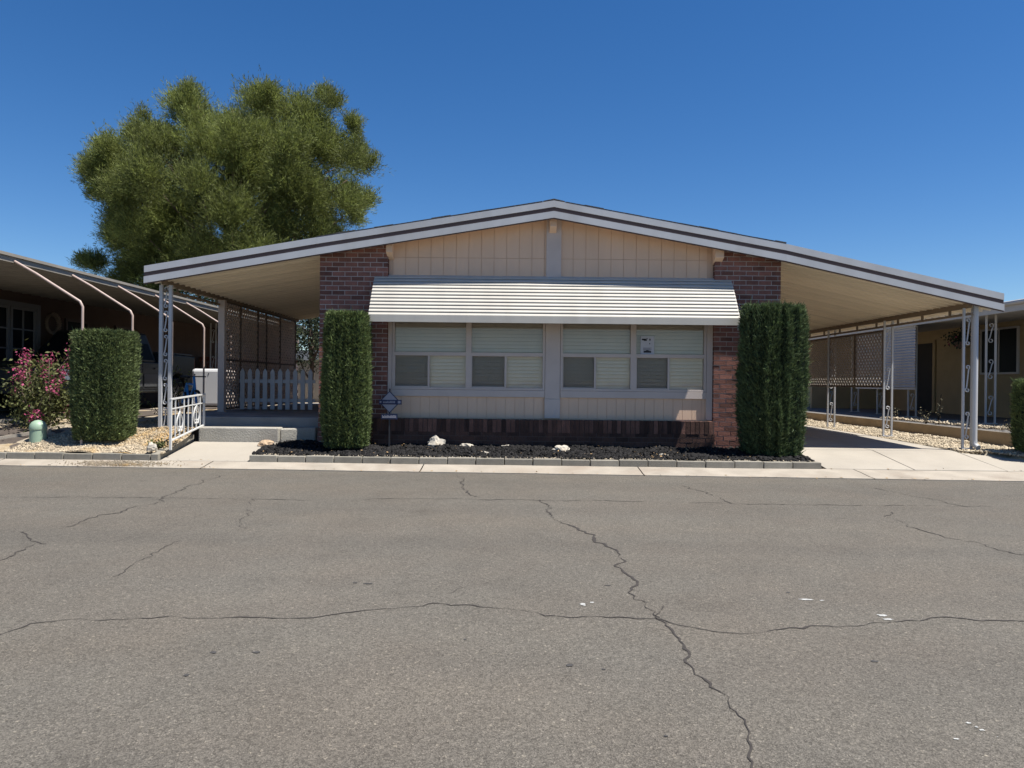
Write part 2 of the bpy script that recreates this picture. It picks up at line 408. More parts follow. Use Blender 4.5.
ro = obj('road', rd, [mt['asphalt'], mt['crack'], mt['roadpaint'], mt['tar']], fixn=False); struct(ro)

# rolled concrete gutter between asphalt and lots
gm = MB(); prof = [(EDGE, -.03), (EDGE, .012), (EDGE+.10, .018), (EDGE+.28, .045), (KERB+.02, .062), (KERB+.02, -.05)]
joints = [-60, -30, -14] + [-10.4 + 3.05*i for i in range(8)] + [16, 30, 60]
for a, b in zip(joints, joints[1:]):
    n = max(2, int((b-a)/.4)); xs = lin(a+.008, b-.008, n)
    vs = [(x, y + (noise.noise((x*1.7, 0, 3))*.025 if k < 3 else 0), z + (noise.noise((x*.9, y, 0))*.006)) for x in xs for k, (y, z) in enumerate(prof)]
    m_ = len(prof); fs = [(i*m_+k, (i+1)*m_+k, (i+1)*m_+k+1, i*m_+k+1) for i in range(n-1) for k in range(m_-1)]
    gm.add(vs, fs)
struct(obj('kerb_gutter', gm, mt['gutter']))

# lot surfaces
def drive_z(x, y): return interp(y, [(KERB, .066), (11.4, .235), (14, .285), (30, .33)]) + .0
def left_z(x, y): return interp(y, [(10.5, .14), (11.0, .27), (11.5, .44), (12.5, .50), (20, .55), (30, .58)])
def bed_z(x, y): return interp(y, [(10.5, .13), (11.0, .19), (11.6, .245)])
def right_z(x, y): return interp(y, [(KERB, .066), (11.2, .25), (14, .285), (30, .33)])
def walk_z(x, y): return interp(y, [(KERB, .066), (11.5, .25), (12.2, .26)])
dmb = MB()
for (xa, xb) in ((4.47, 5.70), (5.712, 7.0)):
    for (ya, yb) in ((KERB+.022, 11.38), (11.392, 14.4), (14.412, 17.5), (17.512, 24)):
        dmb.hexa([(xa,ya,drive_z(0,ya)-.1),(xb,ya,drive_z(0,ya)-.1),(xb,yb,drive_z(0,yb)-.1),(xa,yb,drive_z(0,yb)-.1),
                  (xa,ya,drive_z(0,ya)),(xb,ya,drive_z(0,ya)),(xb,yb,drive_z(0,yb)),(xa,yb,drive_z(0,yb))])
dmb.hexa([(7.012,KERB+.022,-.03),(9.2,KERB+.022,-.03),(8.0,10.82,.03),(7.012,11.30,.08),(7.012,KERB+.022,.066),(9.2,KERB+.022,.066),(8.0,10.82,.136),(7.012,11.30,.218)])
dmb.box(4.29, 4.47, 12.0, 24, .1, .30)
struct(obj('driveway', dmb, mt['concrete'], bevel=.006))
wmb = MB()
wmb.hexa([(-5.08,KERB+.022,-.04),(-3.79,KERB+.022,-.04),(-3.70,11.48,.14),(-5.05,11.48,.14),(-5.08,KERB+.022,.066),(-3.79,KERB+.022,.066),(-3.70,11.48,.248),(-5.05,11.48,.248)])
struct(obj('walkway', wmb, mt['concrete'], bevel=.006))
struct(sheet('planting_bed', lin(-3.75, 4.37, 120), lin(10.53, 12.02, 24), bed_z, mt['mulchbase'], .05, 3))
struct(sheet('gravel_bed', lin(-9.2, -5.06, 80), lin(10.53, 22, 90), left_z, mt['gravelbase'], .05, 5))
struct(sheet('gravel_strip', lin(7.0, 8.34, 20), lin(10.75, 26, 100), lambda x,y: right_z(x,y)-.01-(.09 if y < 11.35-(x-7)*.48 else 0), mt['gravelbase'], .03, 8))
struct(sheet('neighbour_yard', lin(8.42, 30, 12), lin(11.9, 40, 20), lambda x,y: .47, mt['patio']))
struct(sheet('neighbour_soil', lin(-30, -7.1, 30), lin(10.53, 45, 40), lambda x,y: left_z(x,y) + (.012 if y < 12.2 and (x < -7.9 + (y-11.2)*.6) and y > 10.95 - (x+7.9)*.0 else -.012 if y<12.6 else .012), mt['darksoil'], .02, 6))
struct(sheet('back_yard', lin(-7.1, 8.3, 8), lin(26.2, 60, 6), lambda x,y: .45, mt['dirt']))
pb = MB(); pb.box(-5.75, -3.11, 11.95, 19.5, .05, .625)
struct(obj('porch_slab', pb, mt['slab'], bevel=.015))
ps = MB(); ps.box(-5.0, -3.72, 11.49, 11.94, .1, .478)
ps.hexa([(-3.715,11.56,.1),(-3.20,11.75,.1),(-3.20,11.94,.1),(-3.715,11.94,.1),(-3.715,11.56,.46),(-3.20,11.75,.47),(-3.20,11.94,.47),(-3.715,11.94,.46)])
struct(obj('porch_step', ps, mt['step'], bevel=.02))

# scattered stones and chips (nobody could count them)
OCT_V = np.array([(1,0,0),(-1,0,0),(0,1,0),(0,-1,0),(0,0,1),(0,0,-1)], float)
OCT_F = np.array([(0,2,4),(2,1,4),(1,3,4),(3,0,4),(2,0,5),(1,2,5),(3,1,5),(0,3,5)])
CUB_V = np.array([(-1,-1,-1),(1,-1,-1),(1,1,-1),(-1,1,-1),(-1,-1,1),(1,-1,1),(1,1,1),(-1,1,1)], float)
CUB_F = np.array([(0,3,2,1),(4,5,6,7),(0,1,5,4),(1,2,6,5),(2,3,7,6),(3,0,4,7)])
def rotmats(rng, n):
    q = rng.normal(size=(n,4)); q /= np.linalg.norm(q, axis=1)[:,None]; w,x,y,z = q.T
    return np.stack([np.stack([1-2*(y*y+z*z),2*(x*y-z*w),2*(x*z+y*w)],-1),np.stack([2*(x*y+z*w),1-2*(x*x+z*z),2*(y*z-x*w)],-1),np.stack([2*(x*z-y*w),2*(y*z+x*w),1-2*(x*x+y*y)],-1)],1)
def scatter(name, pts, size, flat, seed, mat, shape='oct', tr=(.6,1.35), label=None):
    rng = np.random.default_rng(seed); n = len(pts); V0, F0 = (OCT_V, OCT_F) if shape == 'oct' else (CUB_V, CUB_F)
    s = rng.uniform(size[0], size[1], n)[:,None,None] * np.stack([rng.uniform(.7,1.3,n), rng.uniform(.5,1.1,n), rng.uniform(*flat, n)], -1)[:,None,:]
    V = V0[None]*s * rng.uniform(.75, 1.25, (n, len(V0), 3))
    V = np.einsum('nij,nvj->nvi', rotmats(rng, n), V) + np.array(pts)[:,None,:]
    F = F0[None] + (np.arange(n)*len(V0))[:,None,None]
    o = raw(name, V.reshape(-1,3), F.reshape(-1, F0.shape[1]), mat, tint=np.repeat(rng.uniform(*tr, n), len(F0)))
    return tag(o, label, None, None, 'stuff')
rng = np.random.default_rng(5)
def zj(x, y, s): return noise.noise((x*2.3, y*2.3, s))
pts = []
while len(pts) < 9500:
    x, y = rng.uniform(-3.76, 4.36), rng.uniform(10.55, 11.75); pts.append((x, y, bed_z(x,y)+zj(x,y,3)*.05+.006))
scatter('mulch', pts, (.012,.03), (.3,.8), 1, mt['mulch'], 'cub', (.4,2.6), 'loose black bark mulch covering the bed before the house')
pts = []
while len(pts) < 9000:
    y = 10.55 + 2.3*rng.random()**1.6; x = rng.uniform(-7.4, -5.08)
    if x < -6.9 - (y-10.6)*.45 and False: continue
    if x < -7.25 + (y-10.6)*.7 - .35: continue
    if y > 11.95 and x > -5.78: continue
    pts.append((x, y, left_z(x,y)+zj(x,y,5)*.05+.004))
scatter('gravel', pts, (.008,.026), (.5,.9), 2, mt['stone'], 'oct', (.55,1.4), 'pale gravel and bark chips around the low hedge')
pts = []
while len(pts) < 9000:
    y = 10.8 + 12*rng.random()**1.8; x = rng.uniform(7.02, 8.29)
    if y < 11.34-(x-7)*.48: continue
    pts.append((x, y, right_z(x,y)-.01+zj(x,y,8)*.03+.004))
scatter('gravel', pts, (.010,.034), (.5,.9), 3, mt['stone_r'], 'oct', (.55,1.45), 'tan gravel strip along the right side of the driveway')
pts = []
while len(pts) < 1200:
    y = 11.9 + 5*rng.random(); x = rng.uniform(8.6, 9.3); pts.append((x, y, .50+.03*rng.random()))
scatter('gravel', pts, (.012,.035), (.5,.9), 4, mt['stone_r'], 'oct', (.7,1.5), 'tan gravel on top of the raised planter')
pts = []
while len(pts) < 500:
    x = rng.uniform(-3.74, 4.34); y = 10.55+abs(rng.normal())*.025; pts.append((x, y, bed_z(x,y)+.02))
scatter('white_pebbles', pts, (.005,.013), (.5,.9), 6, mt['stone_r'], 'oct', (.8,1.6), 'pale pebbles along the inner side of the grey edging')

def litter(name, pts, seed, label, sz=(.015,.04)):
    r_ = np.random.default_rng(seed); n = len(pts); V = []
    d = r_.normal(size=(n,3))*np.array((1,1,.18)); d /= np.linalg.norm(d, axis=1)[:,None]; sd = np.cross(d, np.array((0,0,1.0))+r_.normal(size=(n,3))*.25); sd /= np.linalg.norm(sd, axis=1)[:,None]
    b = np.array(pts); L_ = r_.uniform(*sz, n)[:,None]; Wd = L_*r_.uniform(.18,.4,n)[:,None]
    V = np.stack([b, b+d*L_*.5+sd*Wd, b+d*L_, b+d*L_*.5-sd*Wd], 1).reshape(-1,3)
    return tag(raw(name, V, np.arange(n*4).reshape(n,4), mt['dryleaf'], tint=r_.uniform(.5,1.9,n)), label, None, None, 'stuff')
pts = [(x, y, bed_z(x,y)+.045) for x, y in ((rng.uniform(-3.7, 4.3), rng.uniform(10.6, 11.4)) for _ in range(170))]
pts += [(x, 10.50+abs(rng.normal())*.03, .075+.0) for x in rng.uniform(-8, 9, 150)] + [(x, 10.08+rng.normal()*.03, .022) for x in rng.uniform(-9, 9, 120)]
litter('dry_leaves', pts, 8, 'dry leaf litter and crumbs in the mulch and along the gutter')
pts = []
for _ in range(1500):
    x = -5.55+rng.normal()*.33; y = 10.25+rng.normal()*.09
    if 10.08 < y < 10.45: pts.append((x, y, .02+(y-10.08)*.12))
scatter('dirt_crumbs', pts, (.004,.012), (.5,.9), 12, mt['stone'], 'oct', (.4,.9), 'brown dirt and pebbles washed onto the gutter at the left bed corner')

# edging blocks, one thing each
def block_row(x0, x1, n, y0, label, group, widths=None):
    rnd = random.Random(n); e = lin(x0, x1, n+1) if widths is None else widths
    for a, b in zip(e, e[1:]):
        k = MB(); k.ct = rnd.uniform(.82, 1.15); dz = rnd.uniform(-.006, .006); dy = rnd.uniform(-.006, .006)
        k.box(a+.005, b-.005, y0+dy, y0+.10+dy, .03, .152+dz)
        tag(obj('edging_block', k, mt['block'], bevel=.008), label, 'edging block', group)
block_row(-3.78, 4.40, 20, KERB+.005, 'grey concrete edging block in front row of the black mulch bed', 'edging blocks along the front of the mulch bed')
block_row(-8.6, -5.22, 8, KERB+.005, 'grey concrete edging block in front row of the gravel bed', 'edging blocks along the front of the gravel bed')
for i in range(3):
    k = MB(); k.ct = .95+.08*i; ya = KERB+.005+i*.37; yb = ya+.36; za = interp(ya,[(KERB,.152),(11.5,.37)]); zb = interp(yb,[(KERB,.152),(11.5,.37)])
    k.hexa([(-5.21,ya,.03),(-5.10,ya,.03),(-5.10,yb,.08),(-5.21,yb,.08),(-5.21,ya,za),(-5.10,ya,za),(-5.10,yb,zb),(-5.21,yb,zb)])
    tag(obj('edging_block', k, mt['block'], bevel=.008), 'grey edging block climbing beside the walkway under the white railing', 'edging block', 'edging blocks beside the walkway')

# white rocks
def rock(px, py, w, h, label, seed, base=None, c='rock'):
    zz = .2
    for _ in range(12): p = G(px, py, zz); zz = .5*zz+.5*(base(p.x, min(p.y, 11.42)) if base else bed_z(p.x, min(p.y, 11.3)))
    p.z = zz; p.y = min(p.y, 11.3) if base is None else p.y
    import bmesh
    bm = bmesh.new(); bmesh.ops.create_icosphere(bm, subdivisions=3, radius=1)
    for v in bm.verts:
        n = noise.noise(v.co*1.3+Vector((seed,0,0)))*.45 + noise.noise(v.co*3.1+Vector((seed,4,0)))*.2
        n = round(n*5)/5*.6+n*.4
        v.co *= 1+n; v.co.z = max(v.co.z, -.55)
        v.co = Vector((v.co.x*w*.44, v.co.y*w*.36, v.co.z*h*.55+h*.2))
    me = bpy.data.meshes.new('rock'); bm.to_mesh(me); bm.free()
    o = link_mesh('rock', me, mt[c], None, p)
    return tag(o, label, 'rock', 'landscaping rocks')
rock(438, 445, .32, .22, 'largest white rock in the mulch, under the left window', 1)
rock(466, 447, .24, .09, 'low grey rock just right of the largest white rock', 2)
rock(507, 446.5, .21, .06, 'flat white rock in the mulch below the centre post', 3)
rock(484, 454, .16, .05, 'flat sliver of pale rock close to the edging blocks, left of the centre', 4)
rock(561, 452, .32, .13, 'long white rock in the mulch right of the centre post', 5)
rock(664, 457, .20, .06, 'small flat pale rock close to the edging under the right window', 6)
rock(362, 446, .2, .08, 'small grey rock at the foot of the tall hedge left of the windows', 7)
rock(296, 437.5, .28, .10, 'pink-beige stone on the mulch beside the porch step', 8, None, 'tanrock')
rock(152, 445, .17, .14, 'round white rock on the gravel left of the railing', 9, left_z)

# retaining wall on the right
w = MB(); w.prism([(8.30,.1),(8.42,.1),(8.42,.47),(8.30,.49)], 'y', 11.75, 26)
tag(obj('retaining_wall', w, mt['tanblock'], bevel=.012), 'low tan block wall along the gravel strip by the right driveway', 'wall')
# pale edging strips on the left lot
for i, (a, b, lab) in enumerate([((-9.4,11.55,.48),(-8.15,12.25,.52),'pale concrete strip behind the pink flowering shrub'),((-8.3,10.72,.215),(-7.28,11.38,.41),'thin tan edging strip between dark soil and gravel')]):
    k = MB(); k.bar(a, b, .07, .06); tag(obj('garden_edging', k, mt['gutter']), lab, 'edging strip')

# ------------------------------------------------------------------ the house
RX, RZ = .63, 4.105            # ridge
WY, FY = 11.60, 11.30         # wall plane, fascia plane
HL, HR = -3.09, 4.28
CL, CR = -5.79, 7.705
def top(x):
    if x < HL: return RZ - (RX-HL)*.166 - (HL-x)*.176
    if x < RX: return RZ - (RX-x)*.166
    if x < HR: return RZ - (x-RX)*.176
    return RZ - (HR-RX)*.176 - (x-HR)*.217
house = thing('manufactured_house', 'single storey house with peach siding, brick corners and a low gable roof', 'house', (.6, 13, .2))
# body walls behind the cladding
b = MB()
b.prism([(HL+.06,.2),(HR-.06,.2),(HR-.06,top(HR)-.24),(RX,RZ-.24),(HL+.06,top(HL)-.24)], 'y', WY+.16, 26)
obj('wall', b, mt['siding'], house)

def plank_row(mb, x0, x1, zlo, zhi, y0, y1, pitch=.203, gap=.008):
    """grooved panel siding; zlo / zhi are functions of x"""
    x = x0; first = True
    n = int(math.ceil((x1-x0)/pitch - 1e-6))
    for i in range(n):
        a = x0+i*pitch; b_ = min(x1, a+pitch-gap)
        if a < RX < b_:
            mid = RX
            segs = [(a, mid), (mid, b_)]
        else: segs = [(a, b_)]
        for s, e in segs:
            if e - s < .004: continue
            mb.hexa([(s,y0,zlo(s)),(e,y0,zlo(e)),(e,y1,zlo(e)),(s,y1,zlo(s)),(s,y0,zhi(s)),(e,y0,zhi(e)),(e,y1,zhi(e)),(s,y1,zhi(s))])
sof = lambda x: top(x)-.205
ZJ = 3.235
s = MB()
WXL, WXR = -2.0, 3.22
for (xa, xb) in ((WXL+.07, .535), (.765, WXR-.1)):
    s = MB(); plank_row(s, xa, xb, lambda x: ZJ+.008, sof, WY, WY+.05); obj('siding', s, mt['siding'], house)
    s = MB(); plank_row(s, xa, xb, lambda x: 2.70, lambda x: ZJ, WY, WY+.05); obj('siding', s, mt['siding'], house)
for (xa, xb) in ((WXL+.07, .53), (.77, WXR-.12)):
    s = MB(); plank_row(s, xa, xb, lambda x: .67, lambda x: 1.005, WY, WY+.05, .1525, .006); obj('siding', s, mt['siding'], house)
# the backing behind the planks shows only in their grooves; windows are cut out by building it in pieces
s = MB()
s.prism([(WXL,2.72),(WXR,2.72),(WXR,sof(WXR)),(RX,sof(RX)),(WXL,sof(WXL))], 'y', WY+.007, WY+.10)
obj('siding_backing', s, mt['siding_joint'], house)
s = MB(); s.box(WXL, WXR, WY+.006, WY+.10, .5, 1.06); obj('siding_backing', s, mt['siding_joint'], house)
for bx_ in ((.53, .77, WY-.035, WY+.03, .985, sof(.6)-.02), (.525, .775, WY-.042, WY+.03, .672, .984), (WXL, WXL+.065, WY-.03, WY+.03, .665, 2.95),
            (WXR-.095, WXR, WY-.03, WY+.03, .665, 2.95), (WXL+.067, .528, WY-.028, WY+.03, 1.006, 1.115), (.777, WXR-.097, WY-.028, WY+.03, 1.006, 1.115)):
    t = MB(); t.box(*bx_); obj('trim_board', t, mt['trim'], house, bevel=.004)
for x, wd in ((-1.97, .1), (RX, .11), (3.27, .14)):
    k = MB(); z = sof(x)-.05
    k.hexa([(x-wd/2,11.41,z-.13),(x+wd/2,11.41,z-.13),(x+wd/2,WY,z-.22),(x-wd/2,WY,z-.22),(x-wd/2,11.41,z+.035),(x+wd/2,11.41,z+.035),(x+wd/2,WY,z+.035),(x-wd/2,WY,z+.035)])
    obj('beam_end', k, mt['siding'], house, bevel=.006)

# brick piers
def bricks(mb, x0, x1, z0, zt, y0, depth, seed, ends=True, course=.0755, bl=.203, bulge=0):
    rnd = random.Random(seed); j = .012; z = z0; r = 0
    while z < zt(x0) or z < zt(x1):
        x = x0 - (bl/2 if r % 2 else 0)
        ext = bulge*max(0, 1-(z-z0)/.45)
        xa, xb = x0-ext, x1+ext*.8
        x -= ext
        while x < xb-.015:
            a = max(x, xa); b_ = min(x+bl-j, xb)
            zz = min(z+course-j, zt(a), zt(b_))
            if b_-a > .02 and zz-z > .015:
                mb.ct = rnd.choice([.62,.8,.9,1,1,1.08,1.2]) * rnd.uniform(.92, 1.08)
                o = rnd.uniform(-.004, .003); dz = rnd.uniform(-.0015, .0015)
                mb.box(a, b_, y0+o-ext*.4, y0+depth, z+dz, zz+dz)
            x += bl
        z += course; r += 1
    mb.ct = 1
for (x0, x1, sd) in ((HL, WXL-.004, 4), (WXR+.004, HR, 9)):
    k = MB(); bricks(k, x0, x1, .20, lambda x: sof(x)-.02, WY-.085, .09, sd, bulge=.05 if sd == 9 else .02)
    p = obj('brick_pier', k, mt['brick'], house)
    q = MB(); q.prism([(x0+.006,.18),(x1-.006,.18),(x1-.006,sof(x1)-.02),(x0+.006,sof(x0)-.02)], 'y', WY-.079, WY+.16)
    obj('mortar', q, mt['mortar'], p)
# brick planter base between the piers: running courses and an upright top course
k = MB(); bricks(k, WXL-.2, WXR+.0, .17, lambda x: .455, WY-.20, .12, 21)
rnd = random.Random(3); x = WXL-.2
while x < WXR-.02:
    k.ct = rnd.choice([.5,.7,.9,1,1.3,1.9,2.1])*rnd.uniform(.9,1.1)
    k.box(x, x+.063, WY-.205+rnd.uniform(-.004,.004), WY-.055, .452, .655); x += .073
k.ct = 1
p = obj('brick_base', k, mt['brick_dark'], house)
q = MB(); q.box(WXL-.19, WXR-.01, WY-.192, WY+.0, .15, .645); obj('mortar', q, mt['brown'], p)

# windows
def window(x0, x1, z0, z1, zt, paper=False):
    xm = (x0+x1)/2
    f = MB(); y0, y1 = WY-.03, WY+.09; e = .035
    f.box(x0, x0+e, y0, y1, z0, z1); f.box(x1-e, x1, y0, y1, z0, z1)
    f.box(x0+e, x1-e, y0+.002, y1, z0, z0+e); f.box(x0+e, x1-e, y0+.002, y1, z1-e, z1)
    f.box(xm-.045, xm+.045, y0+.003, y1, z0+e, z1-e)
    for a, b_ in ((x0+e, xm-.045), (xm+.045, x1-e)):
        f.box(a, b_, y0+.006, y1, zt-.03, zt+.03)
        c = a+(b_-a)*.48
        f.box(c-.016, c+.016, y0+.016, y1-.01, z0+e, zt-.03)
        f.box(a, c-.016, y0+.012, y0+.04, z0+e, z0+e+.018); f.box(a, a+.014, y0+.012, y0+.04, z0+e+.018, zt-.03)
    wf = obj('window', f, mt['trim'], house, bevel=.003)
    for a, b_ in ((x0+e, xm-.045), (xm+.045, x1-e)):
        g = MB(); g.box(a, b_, WY+.012, WY+.018, z0+e, zt-.03); obj('pane', g, mt['glass'], wf)
        g = MB(); g.box(a, b_, WY+.012, WY+.018, zt+.03, z1-e); obj('pane', g, mt['glass'], wf)
        c = a+(b_-a)*.48
        g = MB(); g.box(a+.014, c-.016, y0+.018, y0+.021, z0+e+.018, zt-.03); obj('insect_screen', g, mt['screen'], wf)
        s_ = MB(); z = z0+e+.03; rnd = random.Random(int(a*100))
        while z < z1-.05:
            tl = rnd.uniform(-.003,.003)
            s_.hexa([(a,WY+.050+tl,z-.027),(b_,WY+.050-tl,z-.027),(b_,WY+.053-tl,z-.028),(a,WY+.053+tl,z-.028),(a,WY+.082+tl,z+.030),(b_,WY+.082-tl,z+.030),(b_,WY+.085-tl,z+.029),(a,WY+.085+tl,z+.029)])
            z += .058
        obj('blind', s_, mt['blind'], wf)
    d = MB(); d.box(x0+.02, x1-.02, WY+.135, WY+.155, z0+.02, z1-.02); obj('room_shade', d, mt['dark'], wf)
    return wf
window(-1.93, .525, 1.118, 2.70, 1.69)
window(.775, 3.12, 1.118, 2.70, 1.69)
nb = MB(); p = P(648, 346, WY-.05)
nb.box(p.x-.11, p.x+.11, WY+.0085, WY+.0105, p.z-.16, p.z+.16)
nt_ = thing('paper_notice', 'white paper notice with dark print in the right window', 'notice', (p.x, WY+.01, p.z-.16))
obj('sheet', nb, mt['paper'], nt_)
ik = MB()
def inkbox(x0, x1, z0, z1): ik.box(p.x+x0, p.x+x1, WY+.0065, WY+.008, p.z+z0, p.z+z1)
inkbox(-.09,-.02,.095,.12); inkbox(-.06,-.01,.085,.108); inkbox(-.015,.0,.11,.13); inkbox(.03,.05,.09,.12); inkbox(.03,.045,.03,.05); inkbox(-.06,.06,-.105,-.075); inkbox(-.02,.02,-.075,-.065)
for i in range(4): inkbox(-.07, .07-.02*(i % 2), -.03-.012*i, -.026-.012*i)
obj('lettering', ik, mt['ink'], nt_)

# awning of overlapped metal slats
AX0, AX1 = -2.215, 3.49
prof = []; NS = 12
for i in range(NS+1):
    t_ = i/NS; zz = 2.955 + (2.262-2.955)*t_; yy = WY-.02 + (11.055-(WY-.02))*(t_**.86)
    prof.append((yy, zz))
a = MB()
for i in range(NS):
    (ya, za), (yb, zb) = prof[i], prof[i+1]
    lip = .018
    a.hexa([(AX0,ya,za-.006),(AX1,ya,za-.006),(AX1,ya+.004,za-.002),(AX0,ya+.004,za-.002),
            (AX0,yb-lip,zb+.004),(AX1,yb-lip,zb+.004),(AX1,yb-lip+.003,zb+.010),(AX0,yb-lip+.003,zb+.010)][0:4] +
           [(AX0,yb-lip,zb+.004),(AX1,yb-lip,zb+.004),(AX1,yb-lip+.002,zb+.009),(AX0,yb-lip+.002,zb+.009)])
    a.box(AX0, AX1, yb-lip-.002, yb-lip+.001, zb-.006, zb+.004); a.box(AX0, AX1, yb+.012, yb+.014, zb-.03, zb+.002)
aw = obj('awning', a, mt['awn'], house)
f = MB(); f.box(AX0-.006, AX1+.006, 11.03, 11.045, 2.155, 2.258); f.box(AX0-.006, AX1+.006, 11.045, 11.075, 2.155, 2.163); f.box(AX0, AX1, 11.045, 11.06, 2.245, 2.256)
obj('valance', f, mt['awn'], aw)
for sx in (AX0+.02, AX1-.02):
    g = MB(); g.box(sx-.012, sx+.012, 11.046, 11.075, 2.08, 2.24)
    obj('arm', g, mt['white'], aw)

# roof
r = MB()
for xa, xb in ((HL-.02, RX), (RX, HR+.02)):
    r.prism([(xa,top(xa)-.07),(xb,top(xb)-.07),(xb,top(xb)+.006),(xa,top(xa)+.006)], 'y', FY+.012, 26.4)
roof = obj('roof', r, mt['shingle'], house)
k = MB()
for i in range(60):
    y = FY+.0 + i*.25
    k.prism([(RX-.17,top(RX-.17)+.008),(RX,RZ+.012),(RX+.17,top(RX+.17)+.008),(RX+.17,top(RX+.17)+.022+.008*(i%2)),(RX,RZ+.03+.006*(i%2)),(RX-.17,top(RX-.17)+.022+.008*(i%2))], 'y', y+.002, y+.25)
obj('ridge_cap', k, mt['shingle'], roof)
rnd = random.Random(8)                                   # front row of shingle tabs peeping over the fascia
for x, xe in ((HL, RX-.18), (RX+.18, HR)):
  k = MB()
  while x < xe-.02:
    b_ = min(xe, x+.3); e = rnd.uniform(.002,.014); k.prism([(x,top(x)+.007),(b_-.0,top(b_)+.007),(b_-.0,top(b_)+.011+e),(x,top(x)+.011+e)], 'y', FY-.006, FY+.4)
    x = b_
  obj('shingle_edge', k, mt['shingle'], roof)
def fascia(parent, segs, drop0=0):
    hi = MB(); st = MB(); lo = MB(); ed = MB()
    for a, b_ in segs:
        def band(mb, d0, d1, y0, y1):
            mb.prism([(a,top(a)-d1),(b_,top(b_)-d1),(b_,top(b_)-d0),(a,top(a)-d0)], 'y', y0, y1)
        band(hi, .0, .102, FY-.004, FY+.010); band(st, .1, .178, FY+.006, FY+.02)
        band(lo, .172, .272, FY-.014, FY+.004); band(ed, .2725, .285, FY-.006, FY+.03)
        band(lo, .168, .1725, FY-.014, FY+.012)
    fo = obj('fascia', hi, mt['white'], parent); obj('stripe', st, mt['brown'], fo); obj('lower_band', lo, mt['white'], fo); obj('drip_edge', ed, mt['brown'], fo)
fascia(house, [(HL, RX)]); fascia(house, [(RX, HR)])
for xa, xb in ((HL, RX), (RX, HR)):
    so = MB(); so.prism([(xa,top(xa)-.203),(xb,top(xb)-.203),(xb,top(xb)-.188),(xa,top(xa)-.188)], 'y', FY+.035, WY+.15)
    obj('soffit', so, mt['siding'], house)

# ------------------------------------------------------------------ carports
def scroll(mb, c, h, w, flip, ax='x'):
    """an S shaped wrought bar with curled ends, centred at c"""
    pts = []
    for i in range(15):
        a = math.pi*(1.55 - 1.9*i/14); rr = w*.34*(.35+.65*i/14); pts.append((rr*math.cos(a), h/2-w*.36+rr*math.sin(a)))
    S = pts + [(-x, -z) for x, z in reversed(pts)]
    out = []
    for x, z in S:
        x *= flip
        out.append((c[0]+x, c[1], c[2]+z) if ax == 'x' else (c[0], c[1]+x, c[2]+z))
    mb.tube(out, .011, 6)
def scroll_post(parent, x, y, z0, z1, w=.19, mat='white', ax='x', n=3, rm=.032):
    p = MB()
    def bar(o, extra=0):
        if ax == 'x': p.box(x+o-rm/2, x+o+rm/2, y-rm/2, y+rm/2, z0, z1)
        else: p.box(x-rm/2, x+rm/2, y+o-rm/2, y+o+rm/2, z0, z1)
    bar(-w/2); bar(w/2)
    if ax == 'x': p.box(x-w/2-.03, x+w/2+.03, y-.05, y+.05, z0-.0, z0+.012)
    else: p.box(x-.05, x+.05, y-w/2-.03, y+w/2+.03, z0, z0+.012)
    po = obj('post', p, mt[mat], parent)
    H = z1-z0
    for i in range(n):
        s_ = MB(); scroll(s_, (x, y, z0+H*(i+.5)/n), min(.44, H/n*.9), w-rm, 1, ax); obj('scrollwork', s_, mt[mat], po)
    return po
def lattice(name, parent, x, y0, y1, z0, z1, pitch, wd, mat, fmat, mids=(), zm=()):
    m = MB(); H = z1-z0; t_ = .006
    for sgn, xo in ((1, 0), (-1, .0065)):
        d = -H
        while d < (y1-y0):
            # line y = y0 + d + s, z = z0 + s (sgn 1) or z1 - s
            s0 = max(0, -d); s1 = min(H, (y1-y0)-d)
            if s1 - s0 > .02:
                za, zb = (z0+s0, z0+s1) if sgn > 0 else (z1-s0, z1-s1)
                m.bar((x+xo, y0+d+s0, za), (x+xo, y0+d+s1, zb), wd, t_, up=(1,0,0))
            d += pitch*1.4142
    lo = obj(name, m, mt[mat], parent)
    f = MB(); e = .035
    for yy in [y0, y1]+list(mids): f.box(x-.02, x+.028, yy-e/2, yy+e/2, z0, z1)
    for zz in [z0, z1]+list(zm): f.box(x-.018, x+.026, y0, y1, zz-e/2, zz+e/2)
    obj('frame', f, mt[fmat], lo)
    return lo
def pan_roof(parent, xa, xb, y0, y1, drop=.20):
    m = MB(); y = y0; pts = []; rp = random.Random(int(abs(xa)*10))
    while y < y1:
        pts += [(y, 0), (y+.155, 0), (y+.165, .06), (y+.195, .06)]; y += .205
    for (ya, za), (yb, zb) in zip(pts, pts[1:]):
        if za == 0 and zb == 0: m.ct = rp.uniform(.90, 1.04)
        P0 = [(xa, ya, top(xa)-drop-za+.0), (xb, ya, top(xb)-drop-za), (xb, yb, top(xb)-drop-zb), (xa, yb, top(xa)-drop-zb)]
        m.quad(*P0)
    return obj('roof_pan', m, mt['pan'], parent, fixn=False)
def top_skin(parent, xa, xb, y0, y1):
    m = MB(); m.prism([(xa,top(xa)-.06),(xb,top(xb)-.06),(xb,top(xb)-.012),(xa,top(xa)-.012)], 'y', y0, y1)
    obj('roof_cover', m, mt['nroof'], parent)

